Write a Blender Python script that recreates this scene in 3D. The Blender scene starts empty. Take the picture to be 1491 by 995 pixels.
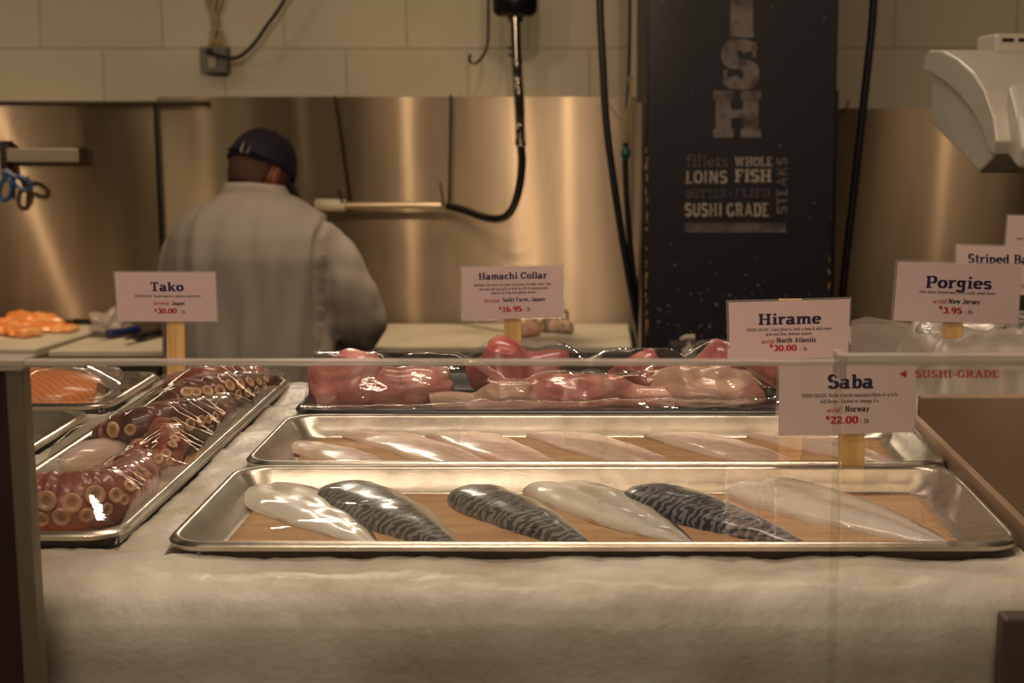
import bpy, bmesh, math, random
from mathutils import Vector, Matrix, noise
PI = math.pi
R = math.radians
scn = bpy.context.scene
COL = scn.collection

# ---------------------------------------------------------------- camera
F = 2200.0; PX, PY = 865.0, 497.5; HOR = 150.0; CZ = 1.62
TH = math.atan((PY - HOR) / F)
cam_d = bpy.data.cameras.new('camera'); cam = bpy.data.objects.new('camera', cam_d); COL.objects.link(cam)
cam.location = (0, 0, CZ); cam.rotation_euler = (PI / 2 - TH, 0, 0)
cam_d.sensor_width = 36; cam_d.lens = 36 * F / 1491; cam_d.shift_x = -(PX - 745.5) / 1491
cam_d.clip_start = 0.02
cam_d.dof.use_dof = True; cam_d.dof.focus_distance = 1.45; cam_d.dof.aperture_fstop = 10
scn.camera = cam
def srgb(r, g, b):
    f = lambda c: (c / 12.92 if c <= .04045 else ((c + .055) / 1.055) ** 2.4)
    return (f(r / 255), f(g / 255), f(b / 255), 1)
# ---------------------------------------------------------------- light
vs = scn.view_settings
vs.view_transform = 'Standard'; vs.look = 'None'; vs.gamma = 1; vs.use_curve_mapping = False; vs.exposure = 0.0
world = bpy.data.worlds.new('world'); scn.world = world; world.use_nodes = True
bg = world.node_tree.nodes['Background']; bg.inputs[0].default_value = (1.0, .72, .46, 1); bg.inputs[1].default_value = .15
WARM = (1.0, .70, .44); WHITEISH = (1.0, .84, .68); CASE = (1.0, .77, .60)
def lamp(kind, loc, target, power, color=WARM, size=.1, size_y=None, spot=60, blend=.6, name='lamp_light'):
    l = bpy.data.lights.new(name, kind); l.energy = power; l.color = color
    if kind == 'AREA':
        l.size = size
        if size_y: l.shape = 'RECTANGLE'; l.size_y = size_y
    else: l.shadow_soft_size = size
    if kind == 'SPOT': l.spot_size = R(spot); l.spot_blend = blend
    o = bpy.data.objects.new(name, l); COL.objects.link(o); o.location = loc
    d = Vector(target) - Vector(loc); o.rotation_euler = d.to_track_quat('-Z', 'Y').to_euler()
    return o
# louvred fixture over the work counter, seen mirrored in the cling film
for k in range(4):
    lamp('AREA', (-.80 + .05 * k, 4.15, 2.30 + .055 * k), (-.3, 1.2, 1.3), 1.6, WHITEISH, .26, .022)
lamp('AREA', (.15, 4.15, 2.42), (.1, 1.3, 1.3), 1.4, WHITEISH, .09, .05)
lamp('AREA', (.75, 4.15, 2.5), (.1, 1.3, 1.3), 1.4, WHITEISH, .10, .05)
# lamps over the display
lamp('AREA', (0.0, 1.75, 2.75), (0, 1.35, 1.25), 10.5, CASE, .9, .10)
lamp('AREA', (-.35, .8, 2.7), (-.3, 1.5, 1.25), 5, CASE, .5, .05)
# fill lamps added on the customers' side for cards, ice front and column
lamp('AREA', (-.3, -.4, 3.0), (-.1, 1.2, 1.0), 9, CASE, 1.2, .6)
lamp('AREA', (-.1, -1.5, 2.2), (-.05, 1.0, .9), 13, CASE, 1.4, .5)
lamp('AREA', (.3, .9, 3.1), (.3, 4.0, 1.5), 5, WARM, .8, .4)
# spots in front of the steel: their stretched mirror streaks run down the brushed sheet
STREAKS = [(592, 13, 2.1), (752, 6, 2.0), (826, 12, 2.0), (1380, 7, 2.1), (185, 2, 2.0), (295, 3, 2.0), (690, 1, 2.0), (440, 1.2, 2.0), (70, 9, 2.0)]
for px, pw, dl in STREAKS:
    x = (px - PX) / F * 5.0 * (5.0 + dl) / 5.0
    lamp('SPOT', (x, 5.0 - dl, 2.12), (x, 4.98, 1.55), pw * 1.3, WARM, .012, spot=46, blend=.9)
lamp('SPOT', (-2.9, 3.0, 2.2), (-2.0, 4.9, 1.4), 24, WARM, .012, spot=60, blend=.9)
for lx, pw in ((-.3, 11), (-1.75, 10)):   # unseen spots added to brighten the boards
    lamp('SPOT', (lx, 4.35, 2.9), (lx, 4.68, .9), pw * 8, WARM, .06, spot=44, blend=.8)
# general ceiling light on the prep side
lamp('AREA', (-.2, 3.7, 2.95), (-.2, 4.4, .9), 5.5, WARM, 1.6, .5)
lamp('AREA', (-2.0, 3.4, 2.95), (-1.6, 4.6, 1.2), 4.5, (1.0, .80, .52), .8, .5)
lamp('AREA', (1.7, 3.2, 2.95), (1.2, 4.6, 1.2), 6, WARM, .6, .5)

# ---------------------------------------------------------------- helpers
def ray(px, py):
    c, s = math.cos(TH), math.sin(TH)
    x = (px - PX) / F; u = -(py - PY) / F
    return Vector((x, c + u * s, -s + u * c))
def aty(px, py, Y):
    d = ray(px, py); return Vector((0, 0, CZ)) + d * (Y / d.y)
def atz(px, py, z):
    d = ray(px, py); return Vector((0, 0, CZ)) + d * ((z - CZ) / d.z)

MATS = {}
def mat(name, col, rough=.5, metal=0, spec=.5, bump=None, var=None, sss=0, coat=0, trans=0, aniso=None, alpha=1):
    """bump=(scale,strength[,distance]); var=(scale, colour2, lo, hi) mixes a second colour by noise"""
    if name in MATS: return MATS[name]
    m = bpy.data.materials.new(name); m.use_nodes = True; MATS[name] = m
    nt = m.node_tree; b = nt.nodes['Principled BSDF']
    if len(col) == 3: col = srgb(*col)
    b.inputs['Base Color'].default_value = col; b.inputs['Roughness'].default_value = rough
    b.inputs['Metallic'].default_value = metal; b.inputs['Specular IOR Level'].default_value = spec
    b.inputs['Coat Weight'].default_value = coat; b.inputs['Coat Roughness'].default_value = .12
    b.inputs['Transmission Weight'].default_value = trans; b.inputs['Alpha'].default_value = alpha
    if sss:
        b.inputs['Subsurface Weight'].default_value = sss; b.inputs['Subsurface Scale'].default_value = .01
        b.inputs['Subsurface Radius'].default_value = (1, .5, .3)
    tc = nt.nodes.new('ShaderNodeTexCoord')
    if var:
        n = nt.nodes.new('ShaderNodeTexNoise'); n.inputs['Scale'].default_value = var[0]; n.inputs['Detail'].default_value = 5
        nt.links.new(tc.outputs['Object'], n.inputs['Vector'])
        r = nt.nodes.new('ShaderNodeValToRGB'); r.color_ramp.elements[0].position = var[2]; r.color_ramp.elements[1].position = var[3]
        r.color_ramp.elements[0].color = col; c2 = var[1]; r.color_ramp.elements[1].color = srgb(*c2) if len(c2) == 3 else c2
        nt.links.new(n.outputs['Fac'], r.inputs['Fac']); nt.links.new(r.outputs['Color'], b.inputs['Base Color'])
    if bump:
        n = nt.nodes.new('ShaderNodeTexNoise'); n.inputs['Scale'].default_value = bump[0]; n.inputs['Detail'].default_value = 4
        nt.links.new(tc.outputs['Object'], n.inputs['Vector'])
        bp = nt.nodes.new('ShaderNodeBump'); bp.inputs['Strength'].default_value = bump[1]
        bp.inputs['Distance'].default_value = bump[2] if len(bump) > 2 else .01
        nt.links.new(n.outputs['Fac'], bp.inputs['Height']); nt.links.new(bp.outputs['Normal'], b.inputs['Normal'])
    if aniso:
        b.inputs['Anisotropic'].default_value = aniso[0]
        cv = nt.nodes.new('ShaderNodeCombineXYZ')
        for i in range(3): cv.inputs[i].default_value = aniso[1][i]
        nt.links.new(cv.outputs[0], b.inputs['Tangent'])
    return m

def film_mat(name, tint=(1, 1, 1, 1), base=.05, edge=.6, rough=.07, haze=0.0, hazecol=(.8, .75, .7, 1), bump=None, stretch=(1, 1, 1)):
    m = bpy.data.materials.new(name); m.use_nodes = True; MATS[name] = m
    nt = m.node_tree; nt.nodes.clear(); N = nt.nodes.new; L = nt.links.new
    out = N('ShaderNodeOutputMaterial'); tr = N('ShaderNodeBsdfTransparent'); tr.inputs[0].default_value = tint
    gl = N('ShaderNodeBsdfGlossy'); gl.inputs['Roughness'].default_value = rough; gl.inputs['Color'].default_value = (1, 1, 1, 1)
    lw = N('ShaderNodeLayerWeight'); lw.inputs['Blend'].default_value = .25
    mr = N('ShaderNodeMapRange'); mr.inputs['To Min'].default_value = base; mr.inputs['To Max'].default_value = edge
    L(lw.outputs['Fresnel'], mr.inputs['Value'])
    mx = N('ShaderNodeMixShader'); L(mr.outputs[0], mx.inputs[0]); L(tr.outputs[0], mx.inputs[1]); L(gl.outputs[0], mx.inputs[2])
    last = mx
    if haze:
        df = N('ShaderNodeBsdfDiffuse'); df.inputs[0].default_value = hazecol
        m2 = N('ShaderNodeMixShader'); m2.inputs[0].default_value = haze
        L(mx.outputs[0], m2.inputs[1]); L(df.outputs[0], m2.inputs[2]); last = m2
    L(last.outputs[0], out.inputs[0])
    if bump:
        tc = N('ShaderNodeTexCoord'); mp = N('ShaderNodeMapping'); mp.inputs['Scale'].default_value = stretch
        n = N('ShaderNodeTexNoise'); n.inputs['Scale'].default_value = bump[0]; n.inputs['Detail'].default_value = 3
        bp = N('ShaderNodeBump'); bp.inputs['Strength'].default_value = bump[1]; bp.inputs['Distance'].default_value = bump[2]
        L(tc.outputs['Object'], mp.inputs[0]); L(mp.outputs[0], n.inputs['Vector']); L(n.outputs['Fac'], bp.inputs['Height'])
        L(bp.outputs[0], gl.inputs['Normal'])
    return m

class MB:
    def __init__(s): s.v = []; s.f = []; s.m = []; s.uv = []
    def face(s, idx, m=0, uv=None): s.f.append(tuple(idx)); s.m.append(m); s.uv.append(uv)
    def pts(s, P): i = len(s.v); s.v += [Vector(p) for p in P]; return list(range(i, i + len(P)))
    def poly(s, P, m=0): s.face(s.pts(P), m)
    def box(s, lo, hi, m=0, M=None):
        x0, y0, z0 = lo; x1, y1, z1 = hi
        P = [Vector(p) for p in ((x0, y0, z0), (x1, y0, z0), (x1, y1, z0), (x0, y1, z0), (x0, y0, z1), (x1, y0, z1), (x1, y1, z1), (x0, y1, z1))]
        if M: P = [M @ p for p in P]
        i = s.pts(P)
        for q in ((3, 2, 1, 0), (4, 5, 6, 7), (0, 1, 5, 4), (1, 2, 6, 5), (2, 3, 7, 6), (3, 0, 4, 7)): s.face([i[k] for k in q], m)
    def loft(s, rings, m=0, cap=True, closed=True, uv=False):
        ids = [s.pts(r) for r in rings]; n = len(rings[0]); K = len(rings) - 1
        for a in range(K):
            for b in range(n if closed else n - 1):
                c = (b + 1) % n
                t = None
                if uv: t = [(a / K, b / n), (a / K, (b + 1) / n), ((a + 1) / K, (b + 1) / n), ((a + 1) / K, b / n)]
                s.face((ids[a][b], ids[a][c], ids[a + 1][c], ids[a + 1][b]), m, t)
        if cap and closed:
            s.face(ids[0][::-1], m, [(0, k / n) for k in range(n)][::-1] if uv else None)
            s.face(ids[-1], m, [(1, k / n) for k in range(n)] if uv else None)
    def tube(s, path, rad, seg=12, m=0, cap=True, flat=1.0):
        path = [Vector(p) for p in path]; n = len(path)
        if not hasattr(rad, '__len__'): rad = [rad] * n
        rings = []; up = None
        for i, p in enumerate(path):
            t = (path[min(i + 1, n - 1)] - path[max(i - 1, 0)]).normalized()
            if up is None:
                up = Vector((0, 0, 1)) if abs(t.z) < .9 else Vector((1, 0, 0))
            a = t.cross(up).normalized(); b = a.cross(t).normalized(); up = b
            rings.append([p + a * math.cos(2 * PI * k / seg) * rad[i] + b * math.sin(2 * PI * k / seg) * rad[i] * flat for k in range(seg)])
        s.loft(rings, m, cap)
    def ell(s, c, r, M=None, m=0, nu=20, nv=12):
        c = Vector(c); rings = []
        for a in range(nv + 1):
            th = -PI / 2 + PI * a / nv; th = max(min(th, PI / 2 - .03), -PI / 2 + .03)
            ring = []
            for k in range(nu):
                p = Vector((r[0] * math.cos(th) * math.cos(2 * PI * k / nu), r[1] * math.cos(th) * math.sin(2 * PI * k / nu), r[2] * math.sin(th)))
                ring.append(c + (M @ p if M else p))
            rings.append(ring)
        s.loft(rings, m)
    def cyl(s, c0, c1, r, seg=20, m=0): s.tube([c0, c1], r, seg, m)
    def build(s, name, mats, parent=None, smooth=True, bevel=0, origin=None, label=None, solid=0):
        me = bpy.data.meshes.new(name)
        off = Vector((0, 0, 0))
        if parent is not None: off = WLOC[parent.name]
        elif origin is not None: off = Vector(origin)
        me.from_pydata([tuple(v - off) for v in s.v], [], s.f)
        if not isinstance(mats, (list, tuple)): mats = [mats]
        for q in mats: me.materials.append(q)
        me.polygons.foreach_set('material_index', s.m)
        if any(s.uv):
            ul = me.uv_layers.new(name='uv'); k = 0
            for f, u in zip(s.f, s.uv):
                for j in range(len(f)):
                    if u: ul.data[k].uv = u[j]
                    k += 1
        if smooth: me.polygons.foreach_set('use_smooth', [True] * len(s.f))
        me.update()
        bm = bmesh.new(); bm.from_mesh(me); bmesh.ops.recalc_face_normals(bm, faces=bm.faces); bm.to_mesh(me); bm.free()
        o = bpy.data.objects.new(name, me); COL.objects.link(o)
        if parent is not None: o.parent = parent; WLOC[o.name] = off
        else: o.location = off; WLOC[o.name] = off
        # children of a mesh part share its origin, so a part sits at its parent's origin with zero offset
        if bevel:
            b = o.modifiers.new('bevel', 'BEVEL'); b.width = bevel; b.segments = 2; b.limit_method = 'ANGLE'; b.angle_limit = R(40)
            if smooth: me.set_sharp_from_angle(angle=R(35))
        elif smooth: me.set_sharp_from_angle(angle=R(50))
        if solid:
            q = o.modifiers.new('solid', 'SOLIDIFY'); q.thickness = solid; q.offset = 0
        if label: o['label'] = label
        return o
WLOC = {}
def thing(name, label, cat, loc, group=None):
    o = bpy.data.objects.new(name, None); COL.objects.link(o); o.location = loc; o.empty_display_size = .05
    WLOC[o.name] = Vector(loc); o['label'] = label; o['category'] = cat
    if group: o['group'] = group
    return o
def tag(o, label, cat, group=None, kind=None):
    o['label'] = label; o['category'] = cat
    if group: o['group'] = group
    if kind: o['kind'] = kind
    return o
def struct(o): o['kind'] = 'structure'; return o
def smoothpath(P, n=8):
    P = [Vector(p) for p in P]; out = []
    for i in range(len(P) - 1):
        a = P[max(i - 1, 0)]; b = P[i]; c = P[i + 1]; d = P[min(i + 2, len(P) - 1)]
        for k in range(n):
            t = k / n
            out.append(.5 * ((2 * b) + (c - a) * t + (2 * a - 5 * b + 4 * c - d) * t * t + (3 * b - a - 3 * c + d) * t ** 3))
    out.append(P[-1]); return out
def lerp(a, b, t): return a + (b - a) * t
def interp(xs, ys, x):
    if x <= xs[0]: return ys[0]
    for i in range(len(xs) - 1):
        if x <= xs[i + 1]: return lerp(ys[i], ys[i + 1], (x - xs[i]) / (xs[i + 1] - xs[i]))
    return ys[-1]

# ---------------------------------------------------------------- lettering
SL = .07
def arc(cx, cy, rx, ry, a0, a1): return ('a', cx, cy, rx, ry, a0, a1)
def V(x, y0, y1): return ('v', x, y0, y1)
def H(x0, x1, y): return ('h', x0, x1, y)
def Sf(x0, x1, y): return ('s', x0, x1, y)
def D(x0, y0, x1, y1, k=1): return ('d', x0, y0, x1, y1, k)
X = .68; B0 = .05; C1 = .95; X1 = .63
G = {
'a': (.70, [arc(.27, .20, .19, .16, 0, 360), V(.48, 0, .48), arc(.28, .46, .20, .18, 0, 150), Sf(.48, .68, B0)]),
'b': (.70, [V(.17, 0, 1), Sf(0, .17, C1), arc(.38, .34, .21, .29, 0, 360)]),
'c': (.62, [arc(.34, .34, .24, .29, 40, 320)]),
'd': (.74, [V(.53, 0, 1), Sf(.36, .53, C1), Sf(.53, .72, B0), arc(.32, .34, .21, .29, 0, 360)]),
'e': (.66, [arc(.33, .34, .24, .29, 0, 320), H(.1, .58, .36)]),
'f': (.48, [V(.2, 0, .78), arc(.37, .76, .17, .19, 50, 180), Sf(.02, .42, X1), Sf(.02, .4, B0)]),
'g': (.70, [arc(.30, .40, .19, .23, 0, 360), V(.50, -.08, .68), arc(.28, -.08, .22, .17, 190, 360), Sf(.5, .66, X1)]),
'h': (.76, [V(.17, 0, 1), Sf(0, .17, C1), Sf(.02, .33, B0), arc(.38, .42, .20, .21, 0, 180), V(.58, 0, .44), Sf(.44, .74, B0)]),
'i': (.38, [V(.19, 0, X), Sf(.02, .19, X1), Sf(.02, .36, B0), V(.19, .82, 1)]),
'j': (.38, [V(.22, -.1, X), Sf(.04, .22, X1), V(.22, .82, 1), arc(.05, -.08, .17, .14, 220, 360)]),
'k': (.76, [V(.17, 0, 1), Sf(0, .17, C1), Sf(.02, .33, B0), D(.2, .3, .6, .64, .6), D(.34, .4, .6, .03), Sf(.46, .75, B0), Sf(.44, .72, X1)]),
'l': (.38, [V(.19, 0, 1), Sf(.02, .19, C1), Sf(.02, .36, B0)]),
'm': (1.1, [V(.17, 0, X), Sf(0, .17, X1), Sf(.02, .32, B0), arc(.36, .42, .18, .21, 0, 180), V(.54, 0, .44), Sf(.4, .68, B0), arc(.74, .42, .18, .21, 0, 180), V(.91, 0, .44), Sf(.77, 1.08, B0)]),
'n': (.76, [V(.17, 0, X), Sf(0, .17, X1), Sf(.02, .33, B0), arc(.38, .42, .20, .21, 0, 180), V(.58, 0, .44), Sf(.44, .74, B0)]),
'o': (.68, [arc(.34, .34, .24, .29, 0, 360)]),
'p': (.74, [V(.17, -.25, X), Sf(0, .17, X1), Sf(.02, .33, -.2), arc(.38, .34, .23, .29, 0, 360)]),
'q': (.72, [V(.53, -.25, X), Sf(.38, .68, -.2), arc(.32, .34, .21, .29, 0, 360)]),
'r': (.56, [V(.17, 0, X), Sf(0, .17, X1), Sf(.02, .35, B0), arc(.38, .4, .2, .23, 45, 170)]),
's': (.58, [arc(.29, .49, .17, .14, 20, 270), arc(.29, .19, .18, .15, 90, -160)]),
't': (.46, [V(.2, .15, .9), Sf(.02, .42, X1), arc(.34, .18, .14, .14, 180, 320)]),
'u': (.76, [V(.16, .25, X), Sf(0, .16, X1), arc(.36, .25, .2, .2, 180, 360), V(.57, 0, X), Sf(.4, .57, X1), Sf(.57, .75, B0)]),
'v': (.70, [D(.12, X, .35, 0), D(.35, 0, .58, X, .7), Sf(0, .27, X1), Sf(.44, .7, X1)]),
'w': (1.0, [D(.12, X, .3, 0), D(.3, 0, .5, X, .7), D(.5, X, .7, 0), D(.7, 0, .88, X, .7), Sf(0, .27, X1), Sf(.73, 1., X1)]),
'x': (.70, [D(.12, X, .58, 0), D(.58, X, .12, 0, .7), Sf(0, .27, B0), Sf(.43, .7, B0), Sf(0, .27, X1), Sf(.43, .7, X1)]),
'y': (.70, [D(.12, X, .35, 0), D(.6, X, .25, -.25, .7), Sf(0, .27, X1), Sf(.44, .72, X1), Sf(.1, .3, -.2)]),
'z': (.60, [H(.08, .52, X1), H(.08, .52, B0), D(.48, X1, .12, B0, .8)]),
'A': (.95, [D(.15, 0, .45, 1, .6), D(.45, 1, .78, 0), H(.25, .65, .32), Sf(0, .3, B0), Sf(.62, .94, B0)]),
'B': (.82, [V(.2, 0, 1), H(.02, .45, C1), H(.1, .5, .52), H(.02, .5, B0), arc(.44, .735, .22, .215, -90, 90), arc(.47, .28, .24, .235, -90, 90)]),
'C': (.82, [arc(.42, .5, .32, .45, 40, 320), V(.7, .7, .98)]),
'D': (.88, [V(.2, 0, 1), H(.02, .42, C1), H(.02, .42, B0), arc(.42, .5, .34, .45, -90, 90)]),
'E': (.78, [V(.2, 0, 1), H(.02, .68, C1), H(.2, .5, .52), H(.02, .7, B0), Sf(.6, .74, .8), Sf(.6, .76, .2)]),
'F': (.74, [V(.2, 0, 1), H(.02, .68, C1), H(.2, .5, .5), Sf(.02, .4, B0), Sf(.6, .74, .8), Sf(.44, .56, .5)]),
'G': (.88, [arc(.42, .5, .32, .45, 40, 330), V(.72, .05, .42), Sf(.5, .84, .42)]),
'H': (1.0, [V(.22, 0, 1), V(.76, 0, 1), H(.22, .76, .5), Sf(.02, .42, B0), Sf(.02, .42, C1), Sf(.56, .96, B0), Sf(.56, .96, C1)]),
'I': (.46, [V(.23, 0, 1), Sf(.02, .44, B0), Sf(.02, .44, C1)]),
'J': (.62, [V(.42, .22, 1), Sf(.24, .6, C1), arc(.22, .22, .2, .18, 190, 360)]),
'K': (.95, [V(.2, 0, 1), D(.2, .4, .74, .95, .6), D(.38, .58, .76, 0), Sf(.02, .4, B0), Sf(.02, .4, C1), Sf(.6, .94, B0), Sf(.58, .9, C1)]),
'L': (.76, [V(.2, 0, 1), Sf(.02, .4, C1), H(.02, .7, B0), Sf(.6, .76, .2)]),
'M': (1.15, [V(.2, 0, 1), V(.92, 0, 1), D(.22, 1, .56, .15), D(.56, .15, .9, 1, .7), Sf(.02, .36, B0), Sf(.76, 1.1, B0)]),
'N': (1.0, [V(.2, 0, 1), V(.78, 0, 1), D(.22, 1, .76, 0), Sf(.02, .38, B0), Sf(.02, .3, C1), Sf(.6, .96, C1)]),
'O': (.86, [arc(.43, .5, .33, .45, 0, 360)]),
'P': (.80, [V(.2, 0, 1), H(.02, .45, C1), H(.2, .45, .44), arc(.45, .695, .24, .255, -90, 90), Sf(.02, .42, B0)]),
'R': (.92, [V(.2, 0, 1), H(.02, .45, C1), H(.2, .45, .48), arc(.45, .715, .22, .235, -90, 90), D(.46, .48, .72, 0), Sf(.02, .4, B0), Sf(.6, .9, B0)]),
'S': (.76, [arc(.37, .73, .25, .22, 20, 270), arc(.38, .275, .26, .225, 90, -160)]),
'T': (.84, [V(.42, 0, 1), H(.04, .8, C1), Sf(.2, .64, B0), Sf(.04, .16, .8), Sf(.68, .8, .8)]),
'U': (.92, [V(.2, .3, 1), V(.72, .3, 1), arc(.46, .3, .26, .25, 180, 360), Sf(.02, .4, C1), Sf(.54, .9, C1)]),
'W': (1.3, [D(.14, 1, .36, 0), D(.36, 0, .62, 1, .7), D(.62, 1, .86, 0), D(.86, 0, 1.1, 1, .7), Sf(0, .3, C1), Sf(.94, 1.26, C1)]),
'Y': (.9, [D(.14, 1, .45, .45), D(.76, 1, .45, .45, .7), V(.45, 0, .5), Sf(0, .3, C1), Sf(.6, .9, C1), Sf(.25, .65, B0)]),
'0': (.74, [arc(.37, .5, .26, .45, 0, 360)]),
'1': (.60, [V(.3, 0, 1), Sf(.08, .3, .88), Sf(.06, .54, B0)]),
'2': (.70, [arc(.34, .7, .22, .25, -20, 160), D(.5, .6, .12, .08, .9), H(.1, .62, B0), V(.58, 0, .25)]),
'3': (.70, [arc(.33, .73, .21, .22, -90, 150), arc(.34, .28, .24, .23, -150, 90)]),
'4': (.72, [V(.48, 0, 1), D(.1, .35, .48, .95, .6), H(.08, .66, .3)]),
'5': (.70, [H(.15, .58, C1), V(.17, .5, 1), arc(.33, .31, .25, .26, -150, 120)]),
'6': (.72, [arc(.36, .3, .24, .25, 0, 360), arc(.42, .42, .3, .53, 80, 180)]),
'7': (.66, [H(.08, .6, C1), D(.56, .95, .25, 0)]),
'8': (.72, [arc(.36, .73, .2, .22, 0, 360), arc(.36, .27, .24, .24, 0, 360)]),
'9': (.72, [arc(.36, .7, .24, .25, 0, 360), arc(.30, .58, .3, .53, -100, 0)]),
'$': (.66, [arc(.33, .67, .2, .17, 20, 270), arc(.33, .33, .21, .17, 90, -160), D(.33, -.08, .33, 1.08, .5)]),
'.': (.32, [V(.16, 0, .18)]), ',': (.3, [V(.16, 0, .18), D(.18, .05, .08, -.15, .6)]), ':': (.34, [V(.17, 0, .18), V(.17, .45, .63)]),
'|': (.4, [D(.2, -.1, .2, .95, .4)]), '-': (.5, [H(.08, .42, .38)]), '*': (.4, [V(.2, .38, .56)]), '/': (.5, [D(.08, -.1, .42, 1, .6)]),
'&': (.85, [arc(.34, .75, .17, .2, 0, 360), arc(.34, .27, .24, .23, 40, 330), D(.25, .62, .75, 0)]), "'": (.25, [D(.12, .75, .12, 1, .8)]), ' ': (.36, []),
}
G['Q'] = G['O']
def text2d(txt, w=.2, t=.11, serif=True, slant=0, track=.04):
    """list of polygons (unit cap height) and total width"""
    out = []; x = 0
    for ch in txt:
        if ch not in G: ch = ' '
        adv, pr = G[ch]
        for p in pr:
            k = p[0]; P = None
            if k == 'v': P = [(p[1] - w / 2, p[2]), (p[1] + w / 2, p[2]), (p[1] + w / 2, p[3]), (p[1] - w / 2, p[3])]
            elif k == 'h' or (k == 's' and serif): P = [(p[1], p[3] - t / 2), (p[2], p[3] - t / 2), (p[2], p[3] + t / 2), (p[1], p[3] + t / 2)]
            elif k == 'd':
                ww = w * p[5] / 2; dx, dy = p[3] - p[1], p[4] - p[2]; L = math.hypot(dx, dy); nx, ny = -dy / L * ww, dx / L * ww
                P = [(p[1] + nx, p[2] + ny), (p[1] - nx, p[2] - ny), (p[3] - nx, p[4] - ny), (p[3] + nx, p[4] + ny)]
            elif k == 'a':
                _, cx, cy, rx, ry, a0, a1 = p; n = max(6, int(abs(a1 - a0) / 18))
                pts = []
                for i in range(n + 1):
                    a = R(a0 + (a1 - a0) * i / n); c, s_ = math.cos(a), math.sin(a); wd = (w * abs(c) + t * abs(s_)) / 2
                    pts.append(((cx + (rx - wd + .0) * c, cy + (ry - wd) * s_), (cx + (rx + wd) * c, cy + (ry + wd) * s_)))
                for i in range(n):
                    out.append([(q[0] + x + slant * q[1], q[1]) for q in (pts[i][0], pts[i][1], pts[i + 1][1], pts[i + 1][0])])
            if P: out.append([(q[0] + x + slant * q[1], q[1]) for q in P])
        x += adv + track
    return out, max(x - track, .01)
def put_text(mb, txt, fn, x0, x1, base, h, mi=0, **kw):
    """fn maps (x,y) on the surface to a world point; text fitted between x0 and x1"""
    P, wd = text2d(txt, **kw); k = (x1 - x0) / wd
    for i, q in enumerate(P): mb.poly([fn(x0 + a * k, base + b * h) - Vector((0, (i % 9) * 4e-5, 0)) for a, b in q], mi)

# ---------------------------------------------------------------- materials
def steel_mat(name, T, rough=.42, col=(152, 138, 118), aniso=1.0):
    m = mat(name, col, rough, 1, aniso=(aniso, T))
    nt = m.node_tree; b = nt.nodes['Principled BSDF']; N = nt.nodes.new; L = nt.links.new
    tc = N('ShaderNodeTexCoord'); mp = N('ShaderNodeMapping'); mp.inputs['Scale'].default_value = (5, 5, .7)
    n = N('ShaderNodeTexNoise'); n.inputs['Scale'].default_value = 1.2; n.inputs['Detail'].default_value = 6
    L(tc.outputs['Object'], mp.inputs[0]); L(mp.outputs[0], n.inputs['Vector'])
    mr = N('ShaderNodeMapRange'); mr.inputs['To Min'].default_value = rough - .04; mr.inputs['To Max'].default_value = rough + .06
    L(n.outputs['Fac'], mr.inputs['Value']); L(mr.outputs[0], b.inputs['Roughness'])
    r = N('ShaderNodeValToRGB'); r.color_ramp.elements[0].color = srgb(*[int(c * .86) for c in col]); r.color_ramp.elements[1].color = srgb(*[min(255, int(c * 1.1)) for c in col])
    r.color_ramp.elements[0].position = .3; r.color_ramp.elements[1].position = .7
    L(n.outputs['Fac'], r.inputs['Fac']); L(r.outputs[0], b.inputs['Base Color'])
    mp2 = N('ShaderNodeMapping'); mp2.inputs['Scale'].default_value = (2, 2, 400)
    n2 = N('ShaderNodeTexNoise'); n2.inputs['Scale'].default_value = 2; L(tc.outputs['Object'], mp2.inputs[0]); L(mp2.outputs[0], n2.inputs['Vector'])
    bp = N('ShaderNodeBump'); bp.inputs['Strength'].default_value = .02; bp.inputs['Distance'].default_value = .001
    n3 = N('ShaderNodeTexNoise'); n3.inputs['Scale'].default_value = 2.2; L(tc.outputs['Object'], n3.inputs['Vector'])
    bp2 = N('ShaderNodeBump'); bp2.inputs['Strength'].default_value = .05; bp2.inputs['Distance'].default_value = .02
    L(n2.outputs['Fac'], bp.inputs['Height']); L(n3.outputs['Fac'], bp2.inputs['Height']); L(bp.outputs[0], bp2.inputs['Normal']); L(bp2.outputs[0], b.inputs['Normal'])
    g = N('ShaderNodeBsdfAnisotropic'); g.inputs['Roughness'].default_value = .24; g.inputs['Anisotropy'].default_value = .87
    cv = N('ShaderNodeCombineXYZ')
    for i in range(3): cv.inputs[i].default_value = (-T[2], 0, T[0])[i]
    L(cv.outputs[0], g.inputs['Tangent']); L(r.outputs[0], g.inputs['Color']); L(bp2.outputs[0], g.inputs['Normal'])
    ms = N('ShaderNodeMixShader'); ms.inputs[0].default_value = .30; out = nt.nodes['Material Output']
    L(b.outputs[0], ms.inputs[1]); L(g.outputs[0], ms.inputs[2]); L(ms.outputs[0], out.inputs[0])
    return m
STEEL = steel_mat('brushed_steel', (0, 0, -1))
STEEL_L = steel_mat('brushed_steel_slanted', (.18, 0, -.98))
METAL = mat('dull_metal', (150, 140, 125), .38, 1)
DARKMETAL = mat('dark_metal', (70, 62, 54), .45, 1)
CHROME = mat('chrome', (190, 180, 165), .18, 1)
ALU = mat('tray_aluminium', (205, 195, 180), .30, 1, bump=(60, .12, .004), var=(14, (165, 155, 142), .45, .7))
BLACK = mat('black_rubber', (16, 14, 13), .45)
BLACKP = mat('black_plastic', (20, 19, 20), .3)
WHITEP = mat('white_plastic', (205, 198, 180), .38, var=(3, (190, 182, 160), .4, .7))
BOARD = mat('cutting_board', (215, 210, 190), .45, var=(6, (190, 182, 158), .45, .8), bump=(90, .08, .002))
WOOD = mat('pale_wood', (206, 152, 78), .6)
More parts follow.
